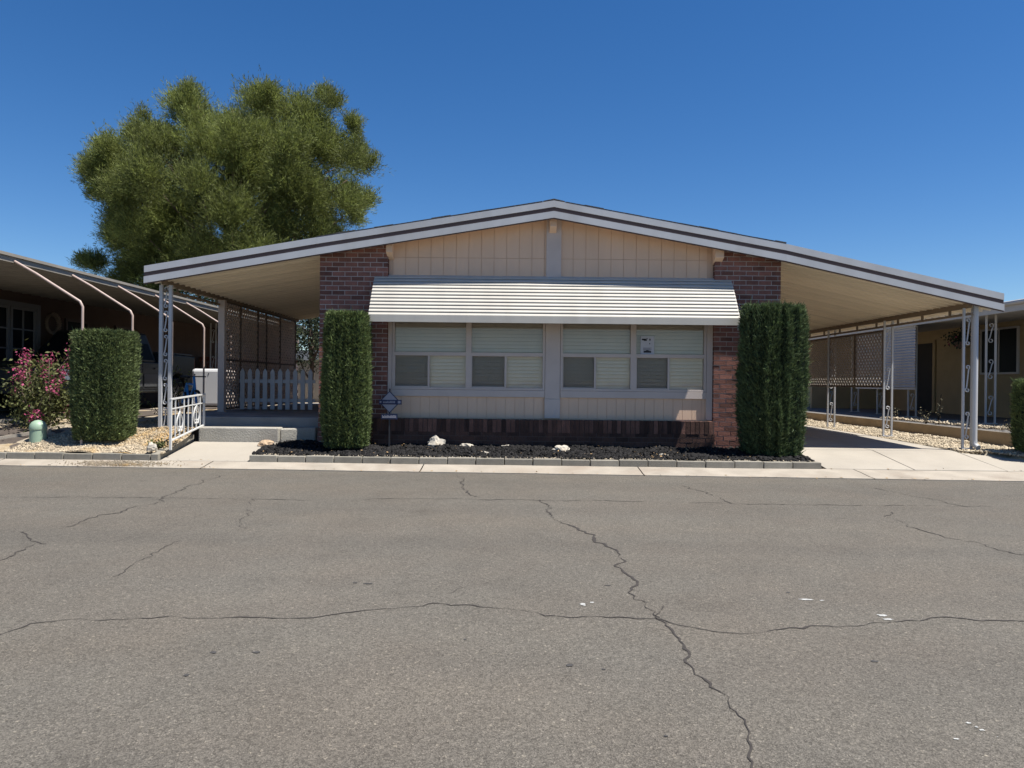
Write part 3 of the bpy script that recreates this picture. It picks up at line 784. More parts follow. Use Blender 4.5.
cr = thing('carport', 'open carport on the right of the house with white scroll posts over the driveway', 'carport', (7.23, 11.4, .26))
pan_roof(cr, HR+.002, CR-.06, FY+.05, 24); top_skin(cr, HR+.03, CR, FY+.012, 24.02)
fascia(cr, [(HR+.001, CR)])
k = MB(); k.box(CR-.02, CR, FY+.03, 24, top(CR)-.11, top(CR)-.062); 
obj('eave_trim', k, mt['white'], cr)
k = MB(); zb = 2.575
k.box(7.20, 7.27, 11.4, 24, zb-.075, zb-.0); k.box(7.215, 7.255, 11.35, 24, zb-.19, zb-.155)
for i in range(15): k.box(7.222, 7.248, 11.9+i*.8, 11.94+i*.8, zb-.156, zb-.074)
obj('header_beam', k, mt['beam'], cr)
scroll_post(cr, 7.262, 11.48, .262, zb-.073, .14)
k = MB(); k.tube([(7.352,11.44,2.63),(7.352,11.44,.42),(7.352,11.425,.33),(7.362,11.35,.29)], .043, 12)
obj('downspout', k, mt['white'], cr, smooth='auto')
for y in (13.85, 16.3, 18.75, 21.2): scroll_post(cr, 7.23, y, .28, zb-.073, .155)
lattice('lattice_panel', cr, 7.19, 13.95, 17.8, 1.235, 2.315, .085, .040, 'lattice_r', 'latframe', mids=(15.1, 16.35))

cl = thing('carport', 'porch cover on the left of the house with lattice wall and white scroll post', 'carport', (-5.45, 11.5, .45))
pan_roof(cl, CL+.06, HL-.002, FY+.05, 18.6); top_skin(cl, CL, HL-.03, FY+.012, 18.62)
fascia(cl, [(CL, HL-.001)])
k = MB(); k.box(CL, CL+.02, FY+.03, 18.6, top(CL)-.11, top(CL)-.062); obj('eave_trim', k, mt['white'], cl)
k = MB(); k.box(-5.59,-5.52, 11.45, 18.6, 2.745, 2.82); k.box(-5.575,-5.535, 11.5, 18.6, 2.64, 2.675)
for i in range(8): k.box(-5.567,-5.543, 11.9+i*.8, 11.94+i*.8, 2.674, 2.746)
obj('header_beam', k, mt['beam'], cl)
scroll_post(cl, -5.56, 11.55, .42, 2.745, .15, 'white', 'x', 6, .05)
k = MB(); k.box(-5.57, -5.45, 13.62, 13.72, .6, 2.745); obj('post', k, mt['trim'], cl)
lattice('lattice_wall', cl, -5.53, 13.74, 18.3, .68, 2.735, .088, .045, 'lattice', 'latframe', mids=(14.6, 15.6, 16.15, 17.1), zm=(1.62,))

# picket fence across the porch
pf = thing('picket_fence', 'low white picket fence across the back of the left porch', 'fence', (-4.7, 14.3, .62))
for za_ in (.80, 1.18):
    f = MB(); f.box(-5.42, -3.92, 14.325, 14.35, za_, za_+.07); obj('rail', f, mt['picket'], pf)
x = -5.40
while x < -3.98:
    k = MB(); k.prism([(x,.655),(x+.085,.655),(x+.085,1.40),(x+.0425,1.47),(x,1.40)], 'y', 14.302, 14.324); obj('picket', k, mt['picket'], pf); x += .150
pf2 = thing('garden_chair', 'dark wooden chair at the far end of the left porch', 'chair', (-3.75, 17, .625))
k = MB(); k.box(-4.0,-3.5,16.8,17.25,1.02,1.06); obj('seat', k, mt['redwood'], pf2)
k = MB(); k.box(-4.0,-3.5,17.22,17.26,1.06,1.55); obj('backrest', k, mt['redwood'], pf2)
for x in (-3.98, -3.55):
    for y in (16.82, 17.2):
        k = MB(); k.box(x, x+.04, y, y+.04, .625, 1.02); obj('leg', k, mt['redwood'], pf2)

# white step railing
rl = thing('step_railing', 'short white wrought iron railing beside the porch step', 'railing', (-5.0, 11.1, .23))
ya, yb = 10.56, 11.70; za, zb_ = .945, 1.00
for q in ((ya,.20,za),(yb,.43,zb_)): k = MB(); k.box(-5.015,-4.985,q[0]-.015,q[0]+.015,q[1],q[2]+.01); obj('post', k, mt['whitep'], rl)
for q in (((-5,ya-.02,za),(-5,yb+.02,zb_),.035,.022),((-5,ya,.335),(-5,yb,.50),.026,.02),((-5,ya,.80),(-5,yb,.86),.02,.014)): k = MB(); k.bar(*q); obj('rail', k, mt['whitep'], rl)
for i in range(1, 8):
    k = MB(); t_ = i/8; y = ya+(yb-ya)*t_; lo_ = .335+.165*t_; hi_ = (za+(zb_-za)*t_) if i not in (2, 6) else .80+.06*t_
    k.bar((-5,y,lo_),(-5,y,hi_),.014,.014); obj('baluster', k, mt['whitep'], rl)
for t_ in (.25, .75):
    k = MB(); y = ya+(yb-ya)*t_; z0 = .335+.165*t_
    for sg in (-1, 1):
        pts = []
        for i in range(19):
            u = i/18
            if u < .6: q = u/.6; yy = .085*math.sin(math.pi*q*.75)*1.15; zz = .36-.26*q
            else:
                q = (u-.6)/.4; a_ = -math.pi*.1 - q*math.pi*1.5; yy = .035+.036*math.cos(a_)*(1-.4*q); zz = .10+.04*math.sin(a_)*(1-.4*q)
            pts.append((-5, y+sg*yy, z0+.02+zz))
        k.tube(pts, .011, 6)
    obj('scrollwork', k, mt['whitep'], rl)

# security sign on a stake
sp = P(389.5, 402, 11.25)
sg = thing('yard_sign', 'small diamond shaped security sign on a stake at the left end of the siding', 'sign', (sp.x, 11.25, .2))
c = Vector((sp.x, 11.25, sp.z))
def dia(mb, r_, y): mb.prism([(c.x-r_,c.z),(c.x,c.z-r_*1.05),(c.x+r_,c.z),(c.x,c.z+r_*1.05)], 'y', y, y+.006)
k = MB(); k.box(c.x-.012, c.x+.012, 11.262, 11.275, .12, c.z+.21); obj('stake', k, mt['steel'], sg)
k = MB(); dia(k, .168, 11.254); obj('rim', k, mt['navy'], sg)
k = MB(); dia(k, .150, 11.247); obj('panel', k, mt['lilac'], sg)
k = MB(); k.box(c.x-.165, c.x+.19, 11.240, 11.2465, c.z-.038, c.z+.034); obj('band', k, mt['navy'], sg)
k = MB()
rnd = random.Random(2)
for i in range(9):
    x = c.x-.095+i*.021; k.box(x, x+.014, 11.2375, 11.2395, c.z-.016, c.z+rnd.choice([.008,.016,.016]))
k.prism([(c.x+.13,c.z-.02),(c.x+.175,c.z-.02),(c.x+.175,c.z+.02),(c.x+.13,c.z+.02)], 'y', 11.2375, 11.2395)
k.prism([(c.x-.15,c.z-.018),(c.x-.115,c.z),(c.x-.15,c.z+.018)], 'y', 11.2375, 11.2395)
obj('lettering', k, mt['lilac'], sg)
k = MB(); k.box(c.x-.13, c.x+.125, 11.247, 11.255, c.z-.27, c.z-.185); pl = obj('lower_plate', k, mt['navy'], sg)
k = MB()
for i in range(13): 
    x = c.x-.11+i*.017; k.box(x, x+.012, 11.2445, 11.2465, c.z-.25, c.z-.25+rnd.choice([.03,.04,.045]))
obj('plate_lettering', k, mt['lilac'], pl)

# utility pedestal
pd = thing('utility_pedestal', 'pale green domed utility pedestal on the gravel at the left', 'utility box', (-7.22, 10.98, .18))
k = MB(); k.lathe((-7.22,10.98,.18), [(.118,0),(.112,.27),(.120,.275),(.122,.30),(.112,.345),(.085,.385),(.045,.408),(.01,.415)], 28); obj('dome', k, mt['pedestal'], pd, smooth='auto')
k = MB(); k.lathe((-7.22,10.98,.16), [(.13,0),(.125,.05)], 24); obj('base', k, mt['pedestal'], pd)

# ------------------------------------------------------------------ vegetation
def kites(rng, base, d, ln, wd, spread=.0):
    """one leaf (a thin kite) per base point along direction d"""
    n = len(base); r_ = rng.normal(size=(n,3)); side = np.cross(d, r_); side /= np.linalg.norm(side, axis=1)[:,None]+1e-9
    ln = ln[:,None]; wd = wd[:,None]
    V = np.stack([base, base+d*ln*.45+side*wd, base+d*ln, base+d*ln*.45-side*wd], 1)
    F = np.arange(n*4).reshape(n,4)
    return V.reshape(-1,3), F
def unit(a): return a/(np.linalg.norm(a, axis=1)[:,None]+1e-9)
def hedge(label, cx, cy, z0, z1, hx, hy, n, seed, leaf, p=4.0, top_round=.12, base_in=.82, grooves=.03, ln=(.05,.11)):
    root = thing('hedge_shrub', label, 'shrub', (cx, cy, z0))
    rng = np.random.default_rng(seed)
    def surf(th, t):
        """th angle, t 0..1 height -> radius point"""
        c_, s_ = math.cos(th), math.sin(th)
        rad = (abs(c_/hx)**p + abs(s_/hy)**p)**(-1/p)
        k_ = base_in + (1-base_in)*min(1, t/.22)**.6
        e = max(0, (t-(1-top_round))/top_round); k_ *= (1-.12*e*e)
        z = z0+.03+(z1-z0-.03)*t
        g = noise.noise((c_*3.2+seed, s_*3.2, z*.55))*grooves*1.6 + noise.noise((c_*9+seed, s_*9, z*.9))*grooves + noise.noise((c_*5, s_*5, z*6+seed))*grooves*.6
        rad = rad*k_+g
        return np.array((cx+rad*c_, cy+rad*s_, z))
    # core
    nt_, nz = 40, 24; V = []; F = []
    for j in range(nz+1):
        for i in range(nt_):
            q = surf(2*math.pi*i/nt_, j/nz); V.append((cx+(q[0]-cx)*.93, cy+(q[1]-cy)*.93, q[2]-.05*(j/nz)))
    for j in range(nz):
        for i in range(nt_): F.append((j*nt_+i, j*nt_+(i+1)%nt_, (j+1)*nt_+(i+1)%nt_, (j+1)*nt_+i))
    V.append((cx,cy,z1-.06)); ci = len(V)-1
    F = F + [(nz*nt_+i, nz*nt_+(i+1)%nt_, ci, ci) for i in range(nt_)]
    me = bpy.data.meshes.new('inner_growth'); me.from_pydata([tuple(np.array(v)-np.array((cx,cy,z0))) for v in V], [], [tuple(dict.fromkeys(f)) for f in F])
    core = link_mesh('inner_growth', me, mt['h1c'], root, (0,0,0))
    # sprigs on the sides and the top
    B = []; D = []
    nt2 = int(n*.86)
    for i in range(nt2):
        th = rng.uniform(0, 2*math.pi); t = rng.random()
        q = surf(th, t); nrm = np.array((math.cos(th)/hx, math.sin(th)/hy, 0)); nrm /= np.linalg.norm(nrm)
        ins = rng.uniform(.0,.05); B.append(q - nrm*ins); D.append(nrm*rng.uniform(.25,.9) + np.array((0,0,rng.uniform(.5,1.2))))
    for i in range(n-nt2):
        th = rng.uniform(0, 2*math.pi); k_ = math.sqrt(rng.random()); q = surf(th, 1.0)
        zz = z1 - .04 - .05*k_**4 + noise.noise((q[0]*4*k_, q[1]*4, seed))*.04
        B.append(np.array((cx+(q[0]-cx)*k_, cy+(q[1]-cy)*k_, zz))); D.append(np.array((rng.normal()*.35, rng.normal()*.35, 1)))
    B = np.array(B); D = unit(np.array(D)+rng.normal(size=(n,3))*.18)
    Vs = []; Fs = []; T = []; off = 0
    cl_ = rng.uniform(.5,1.5,n)*np.where(rng.random(n) < .06, 1.7, 1.0)
    for k_ in range(3):
        d = unit(D + rng.normal(size=(n,3))*.34); L_ = rng.uniform(ln[0],ln[1],n)*np.where(rng.random(n) < .025, 2.0, 1.0); W_ = rng.uniform(.0035,.0075,n)
        v, f = kites(rng, B, d, L_, W_); Vs.append(v); Fs.append(f+off); off += len(v); T.append(cl_*rng.uniform(.75,1.3,n))
    raw('foliage', np.vstack(Vs), np.vstack(Fs), leaf, root, tint=np.concatenate(T))
    k = MB(); k.tube([(cx,cy,z0-.08),(cx+.01,cy,z0+.5)], [.06,.05], 8); obj('trunk', k, mt['bark'], root)
    return root
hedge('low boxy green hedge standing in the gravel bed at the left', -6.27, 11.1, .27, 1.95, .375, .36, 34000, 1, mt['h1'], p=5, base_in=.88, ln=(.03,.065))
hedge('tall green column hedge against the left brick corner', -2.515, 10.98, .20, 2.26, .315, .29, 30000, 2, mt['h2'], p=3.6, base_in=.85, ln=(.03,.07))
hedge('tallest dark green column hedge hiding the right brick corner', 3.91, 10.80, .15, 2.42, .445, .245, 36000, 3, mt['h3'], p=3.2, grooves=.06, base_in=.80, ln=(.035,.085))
hedge('green clipped hedge cut off by the right edge of the photo', 8.25, 10.95, .2, 1.36, .46, .42, 18000, 4, mt['h2'], p=3.5, base_in=.85, ln=(.03,.07))

# the pine
TY = 26.0
def lobe(px, py, r): 
    p_ = P(px, py, TY); return (p_.x, p_.z, r*TY/FPX)
lobes = [(260,104,28),(300,118,33),(187,106,26),(215,148,36),(140,130,17),(113,155,26),(104,190,18),(148,178,36),(243,165,42),(318,150,34),(350,158,18),(346,200,24),(300,195,40),(230,212,40),(180,215,38),(122,236,20),(100,262,14),(84,258,7),(140,266,24),(190,255,34),(250,250,34),(318,232,30),(330,98,15),(272,88,12),(346,116,9),(352,134,8),(160,150,24),(200,120,22),(285,150,34),(128,205,20),(215,275,30),(165,285,26),(120,278,13),(232,128,26),(196,182,32),(100,172,22),(130,226,26),(152,246,26),(130,190,28),(165,138,24),(274,226,30),(255,132,26),(170,225,24),(285,175,32),(205,245,30)]
def needle_tree(name, label, lobes, cx, cy, z0, trunk_r, leaf, dens, seed, ln, wd, cat='tree', squash=.85, up=.55):
    rng = np.random.default_rng(seed)
    root = thing(name, label, cat, (cx, cy, z0))
    zs = [l[1] for l in lobes]; zc = (min(zs)+max(zs))/2; RX_ = max(abs(l[0]-cx)+l[2] for l in lobes); RZ_ = (max(zs)-min(zs))/2+1
    cl3 = []
    for (x, z, r_) in lobes:
        q = max(0.05, 1-((x-cx)/RX_)**2-((z-zc)/(RZ_*1.15))**2)
        dd = RX_*squash*math.sqrt(q)
        ys = [cy-dd*rng.uniform(.45,.95), cy+dd*rng.uniform(.2,.9)] + ([cy+rng.normal()*.5, cy-dd*.3] if r_ > .6 else [])
        for yl in ys:
            q_ = min(yl, cy+1)/cy; cl3.append((x*q_+rng.normal()*.08, yl, CAMH+(z-CAMH)*q_, r_*q_*.93))
    B = []; D = []; Tn = []; C0 = np.array((cx, cy, zc-1.5))
    for (x, y, z, r_) in cl3:
        c0 = np.array((x,y,z)); out = c0-C0; out = out/(np.linalg.norm(out)+1e-6)
        nb = int(dens*r_*r_)+9; u_ = unit(unit(rng.normal(size=(nb,3)))+out*.75+np.array((0,0,.28)))
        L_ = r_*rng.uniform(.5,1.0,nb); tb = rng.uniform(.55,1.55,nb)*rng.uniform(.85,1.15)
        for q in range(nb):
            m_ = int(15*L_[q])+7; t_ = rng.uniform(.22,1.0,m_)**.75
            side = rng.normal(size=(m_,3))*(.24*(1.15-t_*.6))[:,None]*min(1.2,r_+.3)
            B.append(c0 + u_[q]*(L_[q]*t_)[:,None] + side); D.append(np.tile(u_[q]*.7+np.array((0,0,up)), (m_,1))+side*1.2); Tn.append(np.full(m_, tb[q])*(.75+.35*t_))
    B = np.vstack(B); D = unit(np.vstack(D)); Tn = np.concatenate(Tn); n = len(B)
    Vs = []; Fs = []; T = []; off = 0
    for k_ in range(8):
        d = unit(D*1.0 + rng.normal(size=(n,3))*.5); bb = B + D*rng.uniform(-.16,.10,n)[:,None] + rng.normal(size=(n,3))*.03
        v, f = kites(rng, bb, d, rng.uniform(*ln, n), rng.uniform(*wd, n)); Vs.append(v); Fs.append(f+off); off += len(v); T.append(Tn*rng.uniform(.75,1.25,n))
    raw('crown', np.vstack(Vs), np.vstack(Fs), leaf, root, tint=np.concatenate(T))
    k = MB(); h = max(zs)-z0
    tp = [(cx,cy,z0-.3),(cx+.05,cy,z0+h*.25),(cx-.1,cy+.1,z0+h*.5),(cx+.15,cy,z0+h*.75),(cx,cy,z0+h*.95)]
    k.tube(tp, [trunk_r*1.25,trunk_r,trunk_r*.8,trunk_r*.5,trunk_r*.15], 10)
    for (x, y, z, r_) in cl3[::2]:
        zs0 = max(z0+h*.15, z-.45*math.hypot(x-cx, y-cy)-.4); a_ = Vector((cx,cy,zs0)); e_ = Vector((x,y,z)); m_ = a_.lerp(e_,.5)+Vector((rng.normal()*.15, rng.normal()*.15, -.15))
        k.tube([a_, m_, a_.lerp(e_,.85)], [trunk_r*.34, trunk_r*.18, trunk_r*.05], 6)
    obj('trunk', k, mt['bark'], root, smooth=True)
    return root
rs = random.Random(6)
outline = [(262,88),(322,92),(350,118),(360,164),(364,200),(190,90),(138,116),(106,142),(92,168),(86,262)]
lobes += [(x+rs.uniform(-2,2), y+rs.uniform(-2,2), rs.uniform(10,14)) for x, y in outline]
lobes += [(268,192,26),(290,186,22),(350,212,16)]
pl_ = [lobe(x+(3 if x < 120 else 0), y+(7 if y < 150 else 2), r_) for x, y, r_ in lobes]
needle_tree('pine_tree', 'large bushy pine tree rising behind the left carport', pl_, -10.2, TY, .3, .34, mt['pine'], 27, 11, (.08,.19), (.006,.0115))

def leaf_tree(name, label, blobs, cx, cy, z0, trunk_r, leaf, dens, seed, ls):
    rng = np.random.default_rng(seed); root = thing(name, label, 'tree', (cx, cy, z0)); B = []; 
    for (x, y, z, r_) in blobs:
        n = int(dens*r_*r_*r_)+20; u_ = unit(rng.normal(size=(n,3))); B.append(np.array((x,y,z))+u_*(r_*rng.random(n)**.45)[:,None])
    B = np.vstack(B); n = len(B); Vs = []; Fs = []; off = 0
    for k_ in range(3):
        d = unit(rng.normal(size=(n,3))+np.array((0,0,-.2))); v, f = kites(rng, B+rng.normal(size=(n,3))*.05, d, rng.uniform(ls*.7,ls*1.4,n), rng.uniform(ls*.2,ls*.34,n)); Vs.append(v); Fs.append(f+off); off += len(v)
    raw('crown', np.vstack(Vs), np.vstack(Fs), leaf, root, tint=rng.uniform(.6,1.5,n*3))
    k = MB(); zt = max(b_[2] for b_ in blobs)
    k.tube([(cx,cy,z0-.2),(cx+.05,cy,z0+(zt-z0)*.4),(cx,cy,zt)], [trunk_r,trunk_r*.8,trunk_r*.3], 8)
    for (x,y,z,r_) in blobs: k.tube([(cx,cy,max(z0+.8,z-1.2)),((cx+x)/2,(cy+y)/2,z-.5),(x,y,z)], [trunk_r*.5,trunk_r*.35,trunk_r*.12], 6)
    obj('trunk', k, mt['bark'], root)
    return root
leaf_tree('garden_tree', 'thin light green tree whose top shows just above the roof left of the ridge', [(-7.0,23.6,5.6,1.0),(-6.0,24,5.5,1.0),(-7.9,23.6,5.4,.8),(-6.4,24,6.1,.6),(-7.4,24,6.1,.5),(-7.9,24.2,4.6,1.0),(-6.6,24.5,3.6,1.5),(-6.4,23.2,2.6,.9),(-5.4,24,3.2,1.2),(-5.0,23.5,5.3,.8),(-8.2,24,5.1,.6)], -6.6, 24, .45, .11, mt['leaf'], 260, 21, .09)
leaf_tree('garden_tree', 'dark leafy tree far behind the truck, half hidden by the left roof edge', [(-14.5,31,3.6,1.6),(-13.2,31,4.2,1.6),(-15.8,31.5,3.0,1.5),(-12.2,31,3.2,1.3),(-14.0,31,2.0,1.3)], -14, 31, .45, .2, mt['leaf_dark'], 130, 22, .16)
leaf_tree('garden_tree', 'small dark tree under the far end of the left porch cover', [(-5.9,20.6,3.0,.9),(-5.6,20.5,2.2,.7),(-6.2,20.8,2.0,.7),(-5.2,20.6,2.8,.7),(-5.9,20.4,3.7,.7)], -5.8, 20.7, .45, .07, mt['leaf_dark'], 620, 23, .08)

# pink flowering shrub
fs = thing('flowering_shrub', 'shrub with bright pink blossoms at the left edge of the photo', 'shrub', (-7.95, 11.8, .5))
SY = 11.75; sb = Vector((-7.75, SY, .48)); rng = np.random.default_rng(9); tips = []
for (px, py) in [(12,364),(33,357),(45,361),(65,349),(67,358),(12,380),(4,391),(14,397),(38,375),(48,376),(64,374),(69,386),(52,414),(62,413),(71,410),(25,368),(56,360),(22,385),(58,392),(40,395),(30,400)]:
    p_ = P(px, py, SY); p_.y += rng.uniform(-.45,.45); tips.append((p_, len(tips) < 15))
k = MB()
for p_, fl in tips:
    m_ = sb.lerp(p_, .55)+Vector((rng.normal()*.06, rng.normal()*.06, .08)); k.tube([sb+Vector((rng.normal()*.08, rng.normal()*.08, -.05)), m_, p_], [.014,.010,.005], 5)
obj('stem', k, mt['twig'], fs)
B = []; Bf = []
for p_, fl in tips:
    for q in range(150): 
        t_ = rng.uniform(.3,.98); b_ = sb.lerp(p_, t_); B.append(np.array(b_)+rng.normal(size=3)*(.05+.11*(1-abs(t_-.6))))
    if fl:
        for q in range(70): Bf.append(np.array(p_)+rng.normal(size=3)*np.array((.055,.055,.07)))
B = np.array(B); n = len(B)
v, f = kites(rng, B, unit(rng.normal(size=(n,3))+np.array((0,-.2,.3))), rng.uniform(.05,.09,n), rng.uniform(.013,.022,n)); raw('foliage', v, f, mt['olive'], fs, tint=rng.uniform(.5,1.5,n))
Bf = np.array(Bf); n = len(Bf)
v, f = kites(rng, Bf, unit(rng.normal(size=(n,3))), rng.uniform(.03,.05,n), rng.uniform(.012,.022,n)); raw('blossom', v, f, mt['pink'], fs, tint=rng.uniform(.6,1.5,n))
# sparse dark plant before the truck
def stalk_plant(name, label, x, y, z, h, n, seed, leaf, spread=.12, ls=.05, nl=26):
    rt = thing(name, label, 'plant', (x, y, z)); rng = np.random.default_rng(seed); k = MB(); B = []
    for i in range(n):
        e = Vector((x+rng.normal()*spread, y+rng.normal()*spread, z+h*rng.uniform(.5,1))); m_ = Vector((x,y,z)).lerp(e,.5)+Vector((rng.normal()*.02,0,.02))
        k.tube([(x+rng.normal()*.02,y,z-.05), m_, e], [.007,.005,.003], 5)
        for q in range(nl): B.append(np.array(Vector((x,y,z)).lerp(e, rng.uniform(.35,1)))+rng.normal(size=3)*.025)
    obj('stem', k, mt['straw'], rt); B = np.array(B); m = len(B)
    v, f = kites(rng, B, unit(rng.normal(size=(m,3))+np.array((0,0,.5))), rng.uniform(ls*.6,ls*1.2,m), rng.uniform(ls*.15,ls*.3,m)); raw('foliage', v, f, leaf, rt, tint=rng.uniform(.5,1.6,m))
    return rt
stalk_plant('garden_plant', 'thin spindly shrub in front of the dark pickup', -5.95, 12.4, .48, 1.0, 9, 31, mt['olive'], .22, .06)
stalk_plant('garden_plant', 'small green weed at the foot of the white railing', -5.28, 10.72, .19, .14, 8, 32, mt['olive'], .07, .05)
stalk_plant('garden_plant', 'tall dry stalk plant on the planter left of the downspout', 8.75, 14.75, .48, .62, 4, 33, mt['straw'], .05, .035, 9)
stalk_plant('garden_plant', 'short grey-green weed next to the tall dry stalk on the planter', 8.62, 15.0, .48, .3, 5, 34, mt['straw'], .07, .035, 9)
stalk_plant('garden_plant', 'thin dry weed between the tall stalk and the front carport post', 8.8, 13.75, .48, .28, 4, 35, mt['straw'], .06, .03, 9)
stalk_plant('garden_plant', 'low tuft of dry grass on the planter beside the far right hedge', 8.7, 12.5, .48, .16, 10, 36, mt['straw'], .12, .035, 9)
stalk_plant('garden_plant', 'small leafy plant under the corrugated drop panel', 8.9, 16.6, .48, .35, 6, 37, mt['straw'], .07, .035, 9)

# ------------------------------------------------------------------ left neighbour
ln_ = thing('neighbour_house', 'brown single storey house in deep shade at the left edge', 'house', (-12, 20, .45))
NX = -10.4
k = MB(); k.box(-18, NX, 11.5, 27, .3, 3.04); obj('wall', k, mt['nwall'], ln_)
def nwin(y0, y1, z0, z1, nm='window', grid=(1,2), fm='doorgrey'):
    f = MB(); e = .06
    f.box(NX, NX+.05, y0, y0+e, z0, z1); f.box(NX, NX+.05, y1-e, y1, z0, z1); f.box(NX, NX+.048, y0+e, y1-e, z0, z0+e); f.box(NX, NX+.048, y0+e, y1-e, z1-e, z1)
    for i in range(1, grid[0]): yy = y0+e+(y1-y0-2*e)*i/grid[0]; f.box(NX, NX+.04, yy-.015, yy+.015, z0+e, z1-e)
    for i in range(1, grid[1]): zz = z0+e+(z1-z0-2*e)*i/grid[1]; f.box(NX, NX+.038, y0+e, y1-e, zz-.015, zz+.015)
    o = obj(nm, f, mt[fm], ln_); g = MB(); g.box(NX+.005, NX+.015, y0+e, y1-e, z0+e, z1-e); obj('pane', g, mt['glassdark'], o)
nwin(14.02, 14.83, .55, 2.72, 'french_door', (2,5)); nwin(14.86, 15.66, .55, 2.72, 'french_door', (2,5))
k = MB(); k.box(NX, NX+.06, 13.9, 14.01, .5, 2.82); k.box(NX, NX+.06, 15.67, 15.78, .5, 2.82); k.box(NX, NX+.058, 14.01, 15.67, 2.725, 2.82); obj('door_frame', k, mt['doorgrey'], ln_)
nwin(16.7, 17.6, 1.5, 2.62, 'window', (1,2), 'brown'); nwin(18.8, 19.7, 1.5, 2.62, 'window', (2,1), 'brown')
wr = MB(); wy = 16.2
for i in range(26):
    a_ = 2*math.pi*i/26; wr.tube([(NX+.04,wy+.20*math.cos(a_),2.45+.20*math.sin(a_)),(NX+.10,wy+.25*math.cos(a_+.4),2.45+.25*math.sin(a_+.4))], [.04,.012], 5)
tag(obj('door_wreath', wr, mt['twig']), 'dark round wreath on the wall beside the french doors', 'wreath')
# the flat awning over its carport, with bent poles
EX = -7.5
na = thing('patio_awning', 'long flat metal awning on bent pink-grey poles over the left neighbour driveway', 'awning', (EX, 16, .45))
m = MB(); y = 9.9
pts = []
while y < 27: pts += [(y,0),(y+.25,0),(y+.26,.04),(y+.29,.04)]; y += .30
for (a_, da), (b_, db) in zip(pts, pts[1:]):
    m.quad((EX,a_,2.985-da),(EX,b_,2.985-db),(NX-.1,b_,3.055-db),(NX-.1,a_,3.055-da))
obj('roof_pan', m, mt['nroof'], na, fixn=False)
k = MB(); k.prism([(EX,3.03),(EX,3.075),(-13,3.30),(-18,3.1),(-18,3.03)], 'y', 9.9, 27); obj('roof_cover', k, mt['ntop'], na)
k = MB(); k.box(EX-.005, EX+.05, 9.88, 27, 3.04, 3.085); k.box(EX-.01, EX+.02, 9.88, 27, 2.955, 3.038); obj('eave_trim', k, mt['nroof'], na)
for yv in (10.8, 12.22, 13.64, 15.06, 16.5):
    k = MB(); px_ = -6.45; pz = 2.37
    pts_ = [(EX+.01,yv,2.99),(EX+.35,yv,2.80),(px_-.12,yv,pz+.07),(px_-.04,yv,pz+.02),(px_,yv,pz-.06),(px_,yv,pz-.16),(px_,yv,left_z(0,yv)-.05)]
    k.tube(pts_, .0185, 10); obj('pole', k, mt['pole'], na, smooth='auto')
# white scroll post at the far end
tp = thing('scroll_post', 'white scroll work post far behind the white appliance', 'post', (-9.35, 22.5, .5)); scroll_post(tp, -9.35, 22.5, .5, 3.0, .16, 'whitep')

# pickup truck under the awning
tk = thing('pickup_truck', 'charcoal pickup truck parked under the left neighbour awning', 'truck', (-9.25, 16.3, .50))
tz = .50; y0 = 13.75; xl, xr = -10.2, -8.3
def arch(cy, r_): return [(cy - r_*math.cos(a_), tz+.42+r_*math.sin(a_)) for a_ in [math.pi*i/10 for i in range(11)]]
lowp = [(y0,tz+.45),(y0+.05,tz+.42)] + arch(y0+1.0,.46) + arch(y0+4.15,.46) + [(y0+5.05,tz+.45),(y0+5.1,tz+1.32),(y0+3.25,tz+1.34),(y0+3.2,tz+1.12),(y0+1.5,tz+1.12),(y0+.25,tz+1.05),(y0+.02,tz+.92)]
k = MB(); k.prism(lowp, 'x', xl, xr); body = obj('body', k, mt['truck'], tk, bevel=.03)
k = MB(); zt_ = tz+1.78
k.hexa([(xl+.06,y0+1.35,tz+1.12),(xr-.06,y0+1.35,tz+1.12),(xr-.06,y0+3.2,tz+1.12),(xl+.06,y0+3.2,tz+1.12),(xl+.24,y0+2.0,zt_),(xr-.24,y0+2.0,zt_),(xr-.22,y0+3.0,zt_),(xl+.22,y0+3.0,zt_)])
cab = obj('cab', k, mt['truck'], tk, bevel=.04)
def lerpx(z): return xr-.06-(z-(tz+1.12))/(.66)*.18
k = MB()
for (ya_, yb_, yc_, yd_) in ((y0+1.62,y0+2.36,y0+2.36,y0+2.08),(y0+2.44,y0+3.05,y0+2.93,y0+2.44)):
    zl, zh = tz+1.17, tz+1.70; x1_, x2_ = lerpx(zl)+.012, lerpx(zh)+.012
    k.hexa([(x1_-.006,ya_,zl),(x1_,ya_,zl),(x1_,yb_,zl),(x1_-.006,yb_,zl),(x2_-.006,yd_,zh),(x2_,yd_,zh),(x2_,yc_,zh),(x2_-.006,yc_,zh)])
obj('side_window', k, mt['glassdark'], cab)
k = MB(); k.hexa([(xl+.16,y0+1.36,tz+1.16),(xr-.16,y0+1.36,tz+1.16),(xr-.16,y0+1.40,tz+1.16),(xl+.16,y0+1.40,tz+1.16),(xl+.3,y0+1.93,zt_-.05),(xr-.3,y0+1.93,zt_-.05),(xr-.3,y0+1.97,zt_-.05),(xl+.3,y0+1.97,zt_-.05)]); obj('windscreen', k, mt['glassdark'], cab)
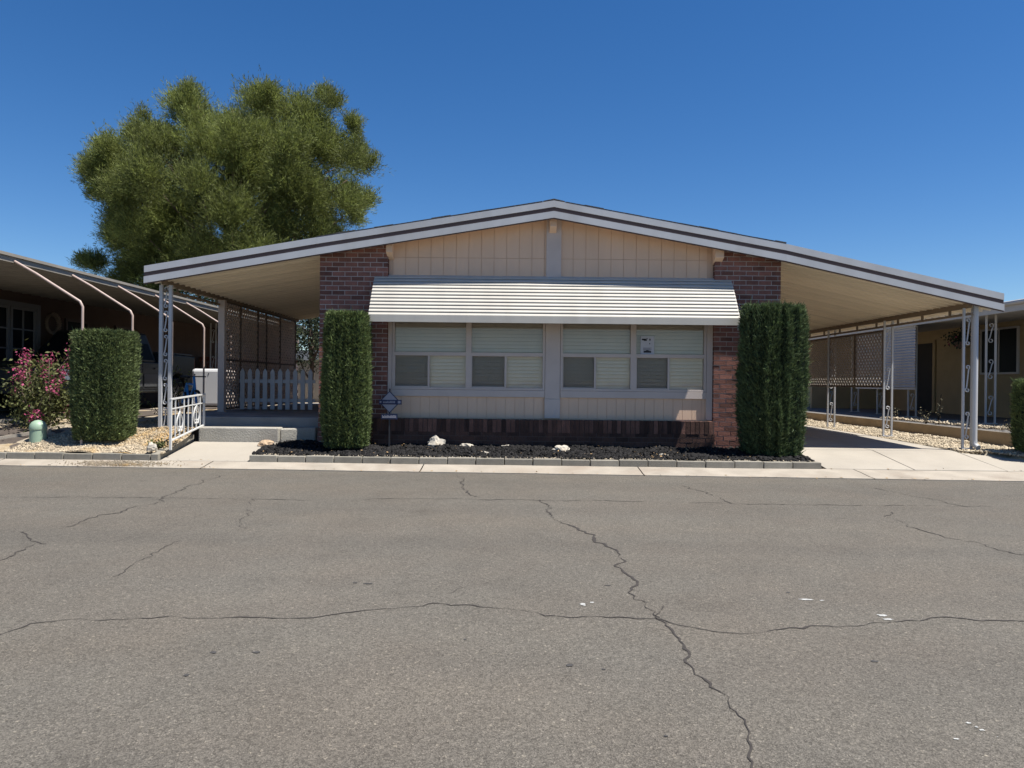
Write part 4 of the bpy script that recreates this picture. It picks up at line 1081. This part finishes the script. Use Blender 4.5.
for ya_, yb_ in ((y0+1.58,y0+2.40),(y0+2.415,y0+3.12)):
    k = MB(); k.box(xr-.002, xr+.012, ya_, yb_, tz+.50, tz+1.10); d_ = obj('door', k, mt['truck'], tk, bevel=.006)
    h_ = MB(); h_.box(xr+.013, xr+.045, yb_-.2, yb_-.06, tz+.96, tz+.99); obj('handle', h_, mt['truck2'], d_)
    h_ = MB(); h_.box(xr+.013, xr+.03, ya_+.03, yb_-.03, tz+.56, tz+.84); obj('cladding', h_, mt['truck2'], d_)
k = MB(); k.box(xr+.012, xr+.20, y0+1.62, y0+1.70, tz+1.14, tz+1.34); obj('mirror', k, mt['truck'], tk, bevel=.02)
k = MB(); k.box(xl+.05, xr-.05, y0+3.28, y0+5.05, tz+1.345, tz+1.375); obj('bed_cover', k, mt['truck2'], tk, bevel=.01)
for sx in (-1, 1):
    k = MB(); xx = xr-.30 if sx > 0 else xl+.06; k.box(xx, xx+.24, y0-.012, y0+.04, tz+.70, tz+.90); obj('headlight', k, mt['chrome'], tk)
    k = MB(); xx = xr-.14 if sx > 0 else xl+.02; k.box(xx, xx+.12, y0+5.07, y0+5.12, tz+.85, tz+1.25); obj('tail_light', k, mt['red'], tk)
k = MB(); k.box(xl-.01, xr+.01, y0-.10, y0-.005, tz+.42, tz+.60); obj('bumper', k, mt['steel'], tk, bevel=.02)
k = MB(); k.box(xl+.42, xr-.42, y0-.02, y0+.03, tz+.66, tz+.93); obj('grille', k, mt['steel'], tk)
for cy in (y0+1.0, y0+4.15):
    for xx, dx in ((xr-.13, 1), (xl+.13, -1)):
        k = MB(); R_ = .385; pr = [(.20,-.12),(.36,-.125),(R_,-.09),(R_,.09),(.36,.125),(.20,.12)]; n = 28; vs = []; ff = []
        for r_, o_ in pr:
            for q in range(n): a_ = 2*math.pi*q/n; vs.append((xx+o_, cy+r_*math.cos(a_), tz+R_+r_*math.sin(a_)))
        for i in range(len(pr)-1):
            for q in range(n): ff.append((i*n+q, i*n+(q+1)%n, (i+1)*n+(q+1)%n, (i+1)*n+q))
        k.add(vs, ff); wh = obj('wheel', k, mt['rubber'], tk)
        k = MB(); vs = []; ff = []
        for r_, o_ in ((.21,.09),(.17,.06),(.05,.075),(.0,.075)):
            for q in range(n): a_ = 2*math.pi*q/n; vs.append((xx+o_*dx, cy+r_*math.cos(a_), tz+R_+r_*math.sin(a_)))
        for i in range(3):
            for q in range(n): ff.append((i*n+q, i*n+(q+1)%n, (i+1)*n+(q+1)%n, (i+1)*n+q))
        k.add(vs, ff); obj('rim', k, mt['chrome'], wh)

# blue bicycle
bk = thing('bicycle', 'small blue bicycle standing behind the white railing', 'bicycle', (-6.25, 14.2, .52))
bz = .52; bx0, by = -6.52, 14.25; Rw = .25
A = Vector((bx0, by, bz+Rw)); Bw = Vector((bx0+.52, by-.55, bz+Rw)); dirb = (Bw-A).normalized(); up = Vector((0,0,1))
for c_ in (A, Bw):
    k = MB(); k.tube([c_+dirb*Rw*math.cos(a_)+up*Rw*math.sin(a_) for a_ in [2*math.pi*i/28 for i in range(28)]], .024, 8, closed=True); wh = obj('wheel', k, mt['rubber'], bk, smooth=True)
    k = MB(); k.tube([c_+dirb*(Rw-.03)*math.cos(a_)+up*(Rw-.03)*math.sin(a_) for a_ in [2*math.pi*i/28 for i in range(28)]], .008, 6, closed=True)
    for i in range(14): a_ = 2*math.pi*i/14; k.bar(c_, c_+dirb*(Rw-.03)*math.cos(a_)+up*(Rw-.03)*math.sin(a_), .004, .004)
    obj('rim', k, mt['chrome'], wh)
bb = A.lerp(Bw,.45)+up*.02; st_ = bb+up*.36-dirb*.1; hd = Bw+up*.36-dirb*.1; hs = hd+up*.16-dirb*.04
k = MB()
for a_, b_ in ((A,bb),(A,st_),(bb,st_),(bb,hd),(st_,hd),(hd,Bw),(hd,hs)): k.tube([a_,b_], .024, 8)
obj('frame', k, mt['blue'], bk)
sd = dirb.cross(up); k = MB(); k.tube([hs-sd*.24-dirb*.06, hs-sd*.06, hs+sd*.06, hs+sd*.24-dirb*.06], .013, 6); obj('handlebar', k, mt['steel'], bk)
k = MB(); k.tube([st_, st_+up*.10], .012, 6); q = st_+up*.11; k.hexa([q-dirb*.13-sd*.07, q-dirb*.13+sd*.07, q+dirb*.12+sd*.02, q+dirb*.12-sd*.02, q-dirb*.13-sd*.06+up*.05, q-dirb*.13+sd*.06+up*.05, q+dirb*.12+sd*.02+up*.04, q+dirb*.12-sd*.02+up*.04]); obj('saddle', k, mt['rubber'], bk, bevel=.01)
k = MB(); k.tube([bb-sd*.12+up*.05-dirb*.08, bb-sd*.05+dirb*.0, bb+sd*.05, bb+sd*.12-up*.05+dirb*.08], .012, 6); obj('pedals', k, mt['steel'], bk)

# white appliance
ap = thing('chest_appliance', 'white rounded enamel appliance standing outdoors beyond the blue bicycle', 'appliance', (-7.55, 18.2, .55))
k = MB(); k.box(-7.98,-7.22,17.9,18.6,.57,1.50); obj('cabinet', k, mt['appl'], ap, bevel=.07)
k = MB(); k.box(-7.9,-7.87,17.885,17.9,1.34,1.37); k.box(-7.55,-7.535,17.89,17.9,1.36,1.40); obj('badge', k, mt['steel'], ap)
k = MB(); k.box(-7.215,-7.1,17.95,18.5,1.2,1.46); k.box(-7.215,-7.12,17.95,18.5,.6,.9); obj('side_fitting', k, mt['trim'], ap, bevel=.02)

# backdrop buildings on the left
fl = thing('lattice_fence', 'reddish brown fence behind the white appliance', 'fence', (-9.5, 24, .5))
k = MB()
for i in range(40): k.bar((-12+i*.16, 24, .5), (-11.5+i*.16, 24, 1.9), .05, .02); k.bar((-11.5+i*.16, 24.03, .5), (-12+i*.16, 24.03, 1.9), .05, .02)
obj('slats', k, mt['redwood'], fl)
k = MB(); k.box(-12.1,-5.4,23.97,24.06,1.86,1.98); k.box(-12.1,-5.4,23.97,24.06,.5,.6); obj('rail', k, mt['redwood'], fl)
sh = thing('garden_shed', 'tan stucco shed wall seen just left of the lattice porch wall', 'shed', (-10, 26.5, .4))
k = MB(); k.box(-11.6,-8.6,26.2,29,.4,3.3); obj('wall', k, M('tan_stucco', (.36,.26,.20), .9, .1, 2, .2, 40), sh)
k = MB(); k.prism([(-11.8,3.3),(-8.4,3.3),(-8.4,3.42),(-11.8,3.42)], 'y', 26, 29.2); obj('roof', k, mt['nroof'], sh)
wb = thing('white_building', 'far pale building with a white gable roof seen behind the truck', 'house', (-18.5, 40, .4))
k = MB(); k.box(-21,-15.2,40,46,.3,3.4); obj('wall', k, mt['rwhite'], wb)
k = MB(); k.prism([(-21.3,3.35),(-14.9,3.35),(-18.6,4.9)], 'y', 39.6, 46.3); obj('roof', k, mt['whitep'], wb)
s2 = thing('garden_shed', 'blue-grey shed at the far end of the left porch', 'shed', (-5.4, 22.5, .4))
k = MB(); k.box(-6.6,-4.4,22.2,24,.35,1.9); obj('wall', k, mt['rwhite'], s2)
k = MB(); k.prism([(-6.75,1.85),(-4.25,1.85),(-4.25,2.15),(-6.75,2.15)], 'y', 22.0, 24.2); obj('roof', k, mt['grey_shed'], s2)
k = MB(); k.box(-5.35,-4.6,22.18,22.2,.45,1.6); obj('door', k, mt['dark'], s2)

# ------------------------------------------------------------------ right neighbour
rn = thing('neighbour_house', 'tan lap sided house with white carport eave on the right', 'house', (12.6, 18, .47))
RXW = 12.6
k = MB()
z = .45
while z < 3.3:
    k.prism([(RXW-.022,z),(RXW+.01,z),(RXW+.01,z+.155),(RXW-.004,z+.155)], 'y', 12.5, 32); z += .157
k.box(RXW+.01, 22, 12.52, 32, .4, 3.35)
k.box(RXW-2.4, RXW+.01, 24.5, 24.6, .45, 3.2)
obj('wall', k, mt['rsiding'], rn)
k = MB(); k.prism([(10.0,2.80),(10.0,2.97),(16,3.75),(22,3.0),(22,2.9),(12.6,2.92)], 'y', 13.0, 32); obj('roof', k, mt['rwhite'], rn)
k = MB(); k.box(9.97,10.03,12.95,32,2.765,2.985); k.prism([(10.03,2.985),(10.03,2.78),(16,3.58),(16,3.77)], 'y', 12.95, 12.998); obj('fascia', k, mt['rwhite'], rn)
k = MB(); k.tube([(9.93,12.95,2.93),(9.93,32,2.93)], .045, 8); obj('gutter', k, mt['rwhite'], rn)
def rwin(y0, y1, z0, z1, n):
    f = MB(); e = .05
    f.box(RXW-.07,RXW-.022,y0,y0+e,z0,z1); f.box(RXW-.07,RXW-.022,y1-e,y1,z0,z1); f.box(RXW-.068,RXW-.022,y0+e,y1-e,z0,z0+e); f.box(RXW-.068,RXW-.022,y0+e,y1-e,z1-e,z1)
    for i in range(1,n): yy = y0+(y1-y0)*i/n; f.box(RXW-.066,RXW-.022,yy-.025,yy+.025,z0+e,z1-e)
    o = obj('window', f, mt['rwhite'], rn); g = MB(); g.box(RXW-.05,RXW-.03,y0+e,y1-e,z0+e,z1-e); obj('pane', g, mt['glassdark'], o)
rwin(17.85, 19.3, 1.58, 2.78, 2)
k = MB(); k.box(RXW-.05,RXW-.024,21.5,22.4,.5,2.55); obj('door', k, mt['dark'], rn)
k = MB(); k.box(RXW-.06,RXW-.024,21.38,21.495,.5,2.62); k.box(RXW-.06,RXW-.024,22.405,22.5,.5,2.62); obj('door_frame', k, mt['rsiding'], rn)
rnd = random.Random(4)
for y in (15.35, 18.35, 19.9, 21.4, 23.0): scroll_post(rn, 10.2, y, .47, 2.79, .2, 'rwhite', 'x')
# corrugated drop panel hanging from the eave
k = MB(); z = 1.20; pts = []
while z < 2.74: pts += [(0,z),(.03,z+.035)]; z += .07
for (a_, z0_), (b_, z1_) in zip(pts, pts[1:]):
    k.quad((10.06-a_,17.95,z0_),(10.06-a_,21.0,z0_),(10.06-b_,21.0,z1_),(10.06-b_,17.95,z1_))
dp = thing('drop_panel', 'white corrugated metal shade hanging from the right neighbour eave', 'shade', (10.06, 19, 1.2)); obj('sheet', k, mt['white'], dp, fixn=False)
k = MB(); k.box(10.03,10.07,17.93,21.02,1.165,1.20); k.box(10.03,10.07,17.93,21.02,2.72,2.775); obj('rail', k, mt['rwhite'], dp)
hb = thing('hanging_basket', 'small basket with reddish flowers hanging in the right neighbour patio', 'flower basket', (10.9, 17.5, 2.2))
rng = np.random.default_rng(77); n = 420
k = MB(); k.lathe((10.9,17.5,2.18), [(.06,0),(.14,.1),(.16,.16)], 14); obj('basket', k, mt['bark'], hb)
v, f = kites(rng, np.array((10.9,17.5,2.42))+rng.normal(size=(n,3))*np.array((.12,.12,.09)), unit(rng.normal(size=(n,3))), rng.uniform(.05,.09,n), rng.uniform(.015,.03,n))
raw('foliage', v, f, mt['leaf_dark'], hb, tint=rng.uniform(.5,1.2,n))
v, f = kites(rng, np.array((10.9,17.5,2.40))+rng.normal(size=(50,3))*np.array((.12,.12,.08)), unit(rng.normal(size=(50,3))), rng.uniform(.04,.06,50), rng.uniform(.015,.025,50))
raw('blossom', v, f, mt['pink'], hb, tint=rng.uniform(.5,1.2,50))
k = MB(); k.bar((10.9,17.5,2.34),(10.9,17.5,2.86),.01,.01); obj('hanger', k, mt['steel'], hb)

# the street runs slightly askew to the house: swing the kerb, edging and road edge a little
def edge_y(x): return 9.79 - .040*max(-12, min(12, x))
def kerb_y(x): return 10.28 - .022*max(-12, min(12, x))
for o in list(scene.objects):
    if o.type == 'MESH' and o.name.split('.')[0] in ('road','kerb_gutter','driveway','walkway','planting_bed','gravel_bed','gravel_strip','mulch','gravel','white_pebbles','dry_leaves','dirt_crumbs','edging_block','neighbour_soil'):
        me = o.data; n = len(me.vertices); co = np.empty(n*3, np.float32); me.vertices.foreach_get('co', co); co = co.reshape(-1,3)
        W = co + np.array(o.location, np.float32); X = np.clip(W[:,0], -12, 12); Yv = W[:,1]
        E = 9.79-.040*X; K = 10.28-.022*X
        Z = np.where(Yv < EDGE, E+(Yv-EDGE), np.where(Yv < KERB, E+(K-E)*(Yv-EDGE)/(KERB-EDGE), np.where(Yv < 11.42, K+(11.42-K)*(Yv-KERB)/(11.42-KERB), Yv)))
        if o.name == 'road': Z = np.where(Yv > EDGE-.002, E+.03, Yv)
        co[:,1] = Z - o.location.y; me.vertices.foreach_set('co', co.ravel()); me.update()

# ------------------------------------------------------------------ camera, light, sky
cd = bpy.data.cameras.new('camera'); cam = bpy.data.objects.new('camera', cd); col.objects.link(cam)
cd.sensor_width = 36; cd.lens = 36*FPX/1024; cd.clip_end = 3000; cd.clip_start = .05
cam.location = (0, 0, CAMH)
from mathutils import Matrix
pitch = math.atan2(HOR-384, FPX)
cam.matrix_world = Matrix.Translation((0,0,CAMH)) @ Matrix.Rotation(R(90)+pitch, 4, 'X') @ Matrix.Rotation(ROLL, 4, 'Z')
scene.camera = cam
SUN = Vector((.43, -.15, 1.0)).normalized()
ld = bpy.data.lights.new('sun', 'SUN'); ld.energy = 4.8; ld.angle = R(.53); ld.color = (1, .955, .89)
lo = bpy.data.objects.new('sun', ld); col.objects.link(lo); lo.location = (10,-10,30)
lo.rotation_euler = SUN.to_track_quat('Z', 'Y').to_euler()
wd = bpy.data.worlds.new('World'); scene.world = wd; wd.use_nodes = True
nt = wd.node_tree; bg = nt.nodes['Background']; sk = nt.nodes.new('ShaderNodeTexSky'); sk.sky_type = 'NISHITA'
sk.sun_disc = False; sk.sun_elevation = math.asin(SUN.z); sk.sun_rotation = math.atan2(SUN.x, SUN.y)
sk.altitude = 900; sk.air_density = 1.0; sk.dust_density = .25; sk.ozone_density = 4.0
hs_ = nt.nodes.new('ShaderNodeHueSaturation'); hs_.inputs['Saturation'].default_value = 1.28; hs_.inputs['Hue'].default_value = .505
nt.links.new(sk.outputs[0], hs_.inputs['Color']); nt.links.new(hs_.outputs[0], bg.inputs[0]); bg.inputs[1].default_value = .069
vs = scene.view_settings; vs.view_transform = 'Standard'; vs.look = 'None'; vs.exposure = 0.82; vs.gamma = 1.0; vs.use_curve_mapping = False
scene.cycles.max_bounces = 8; scene.cycles.diffuse_bounces = 4; scene.cycles.transparent_max_bounces = 12
scene.cycles.use_denoising = True
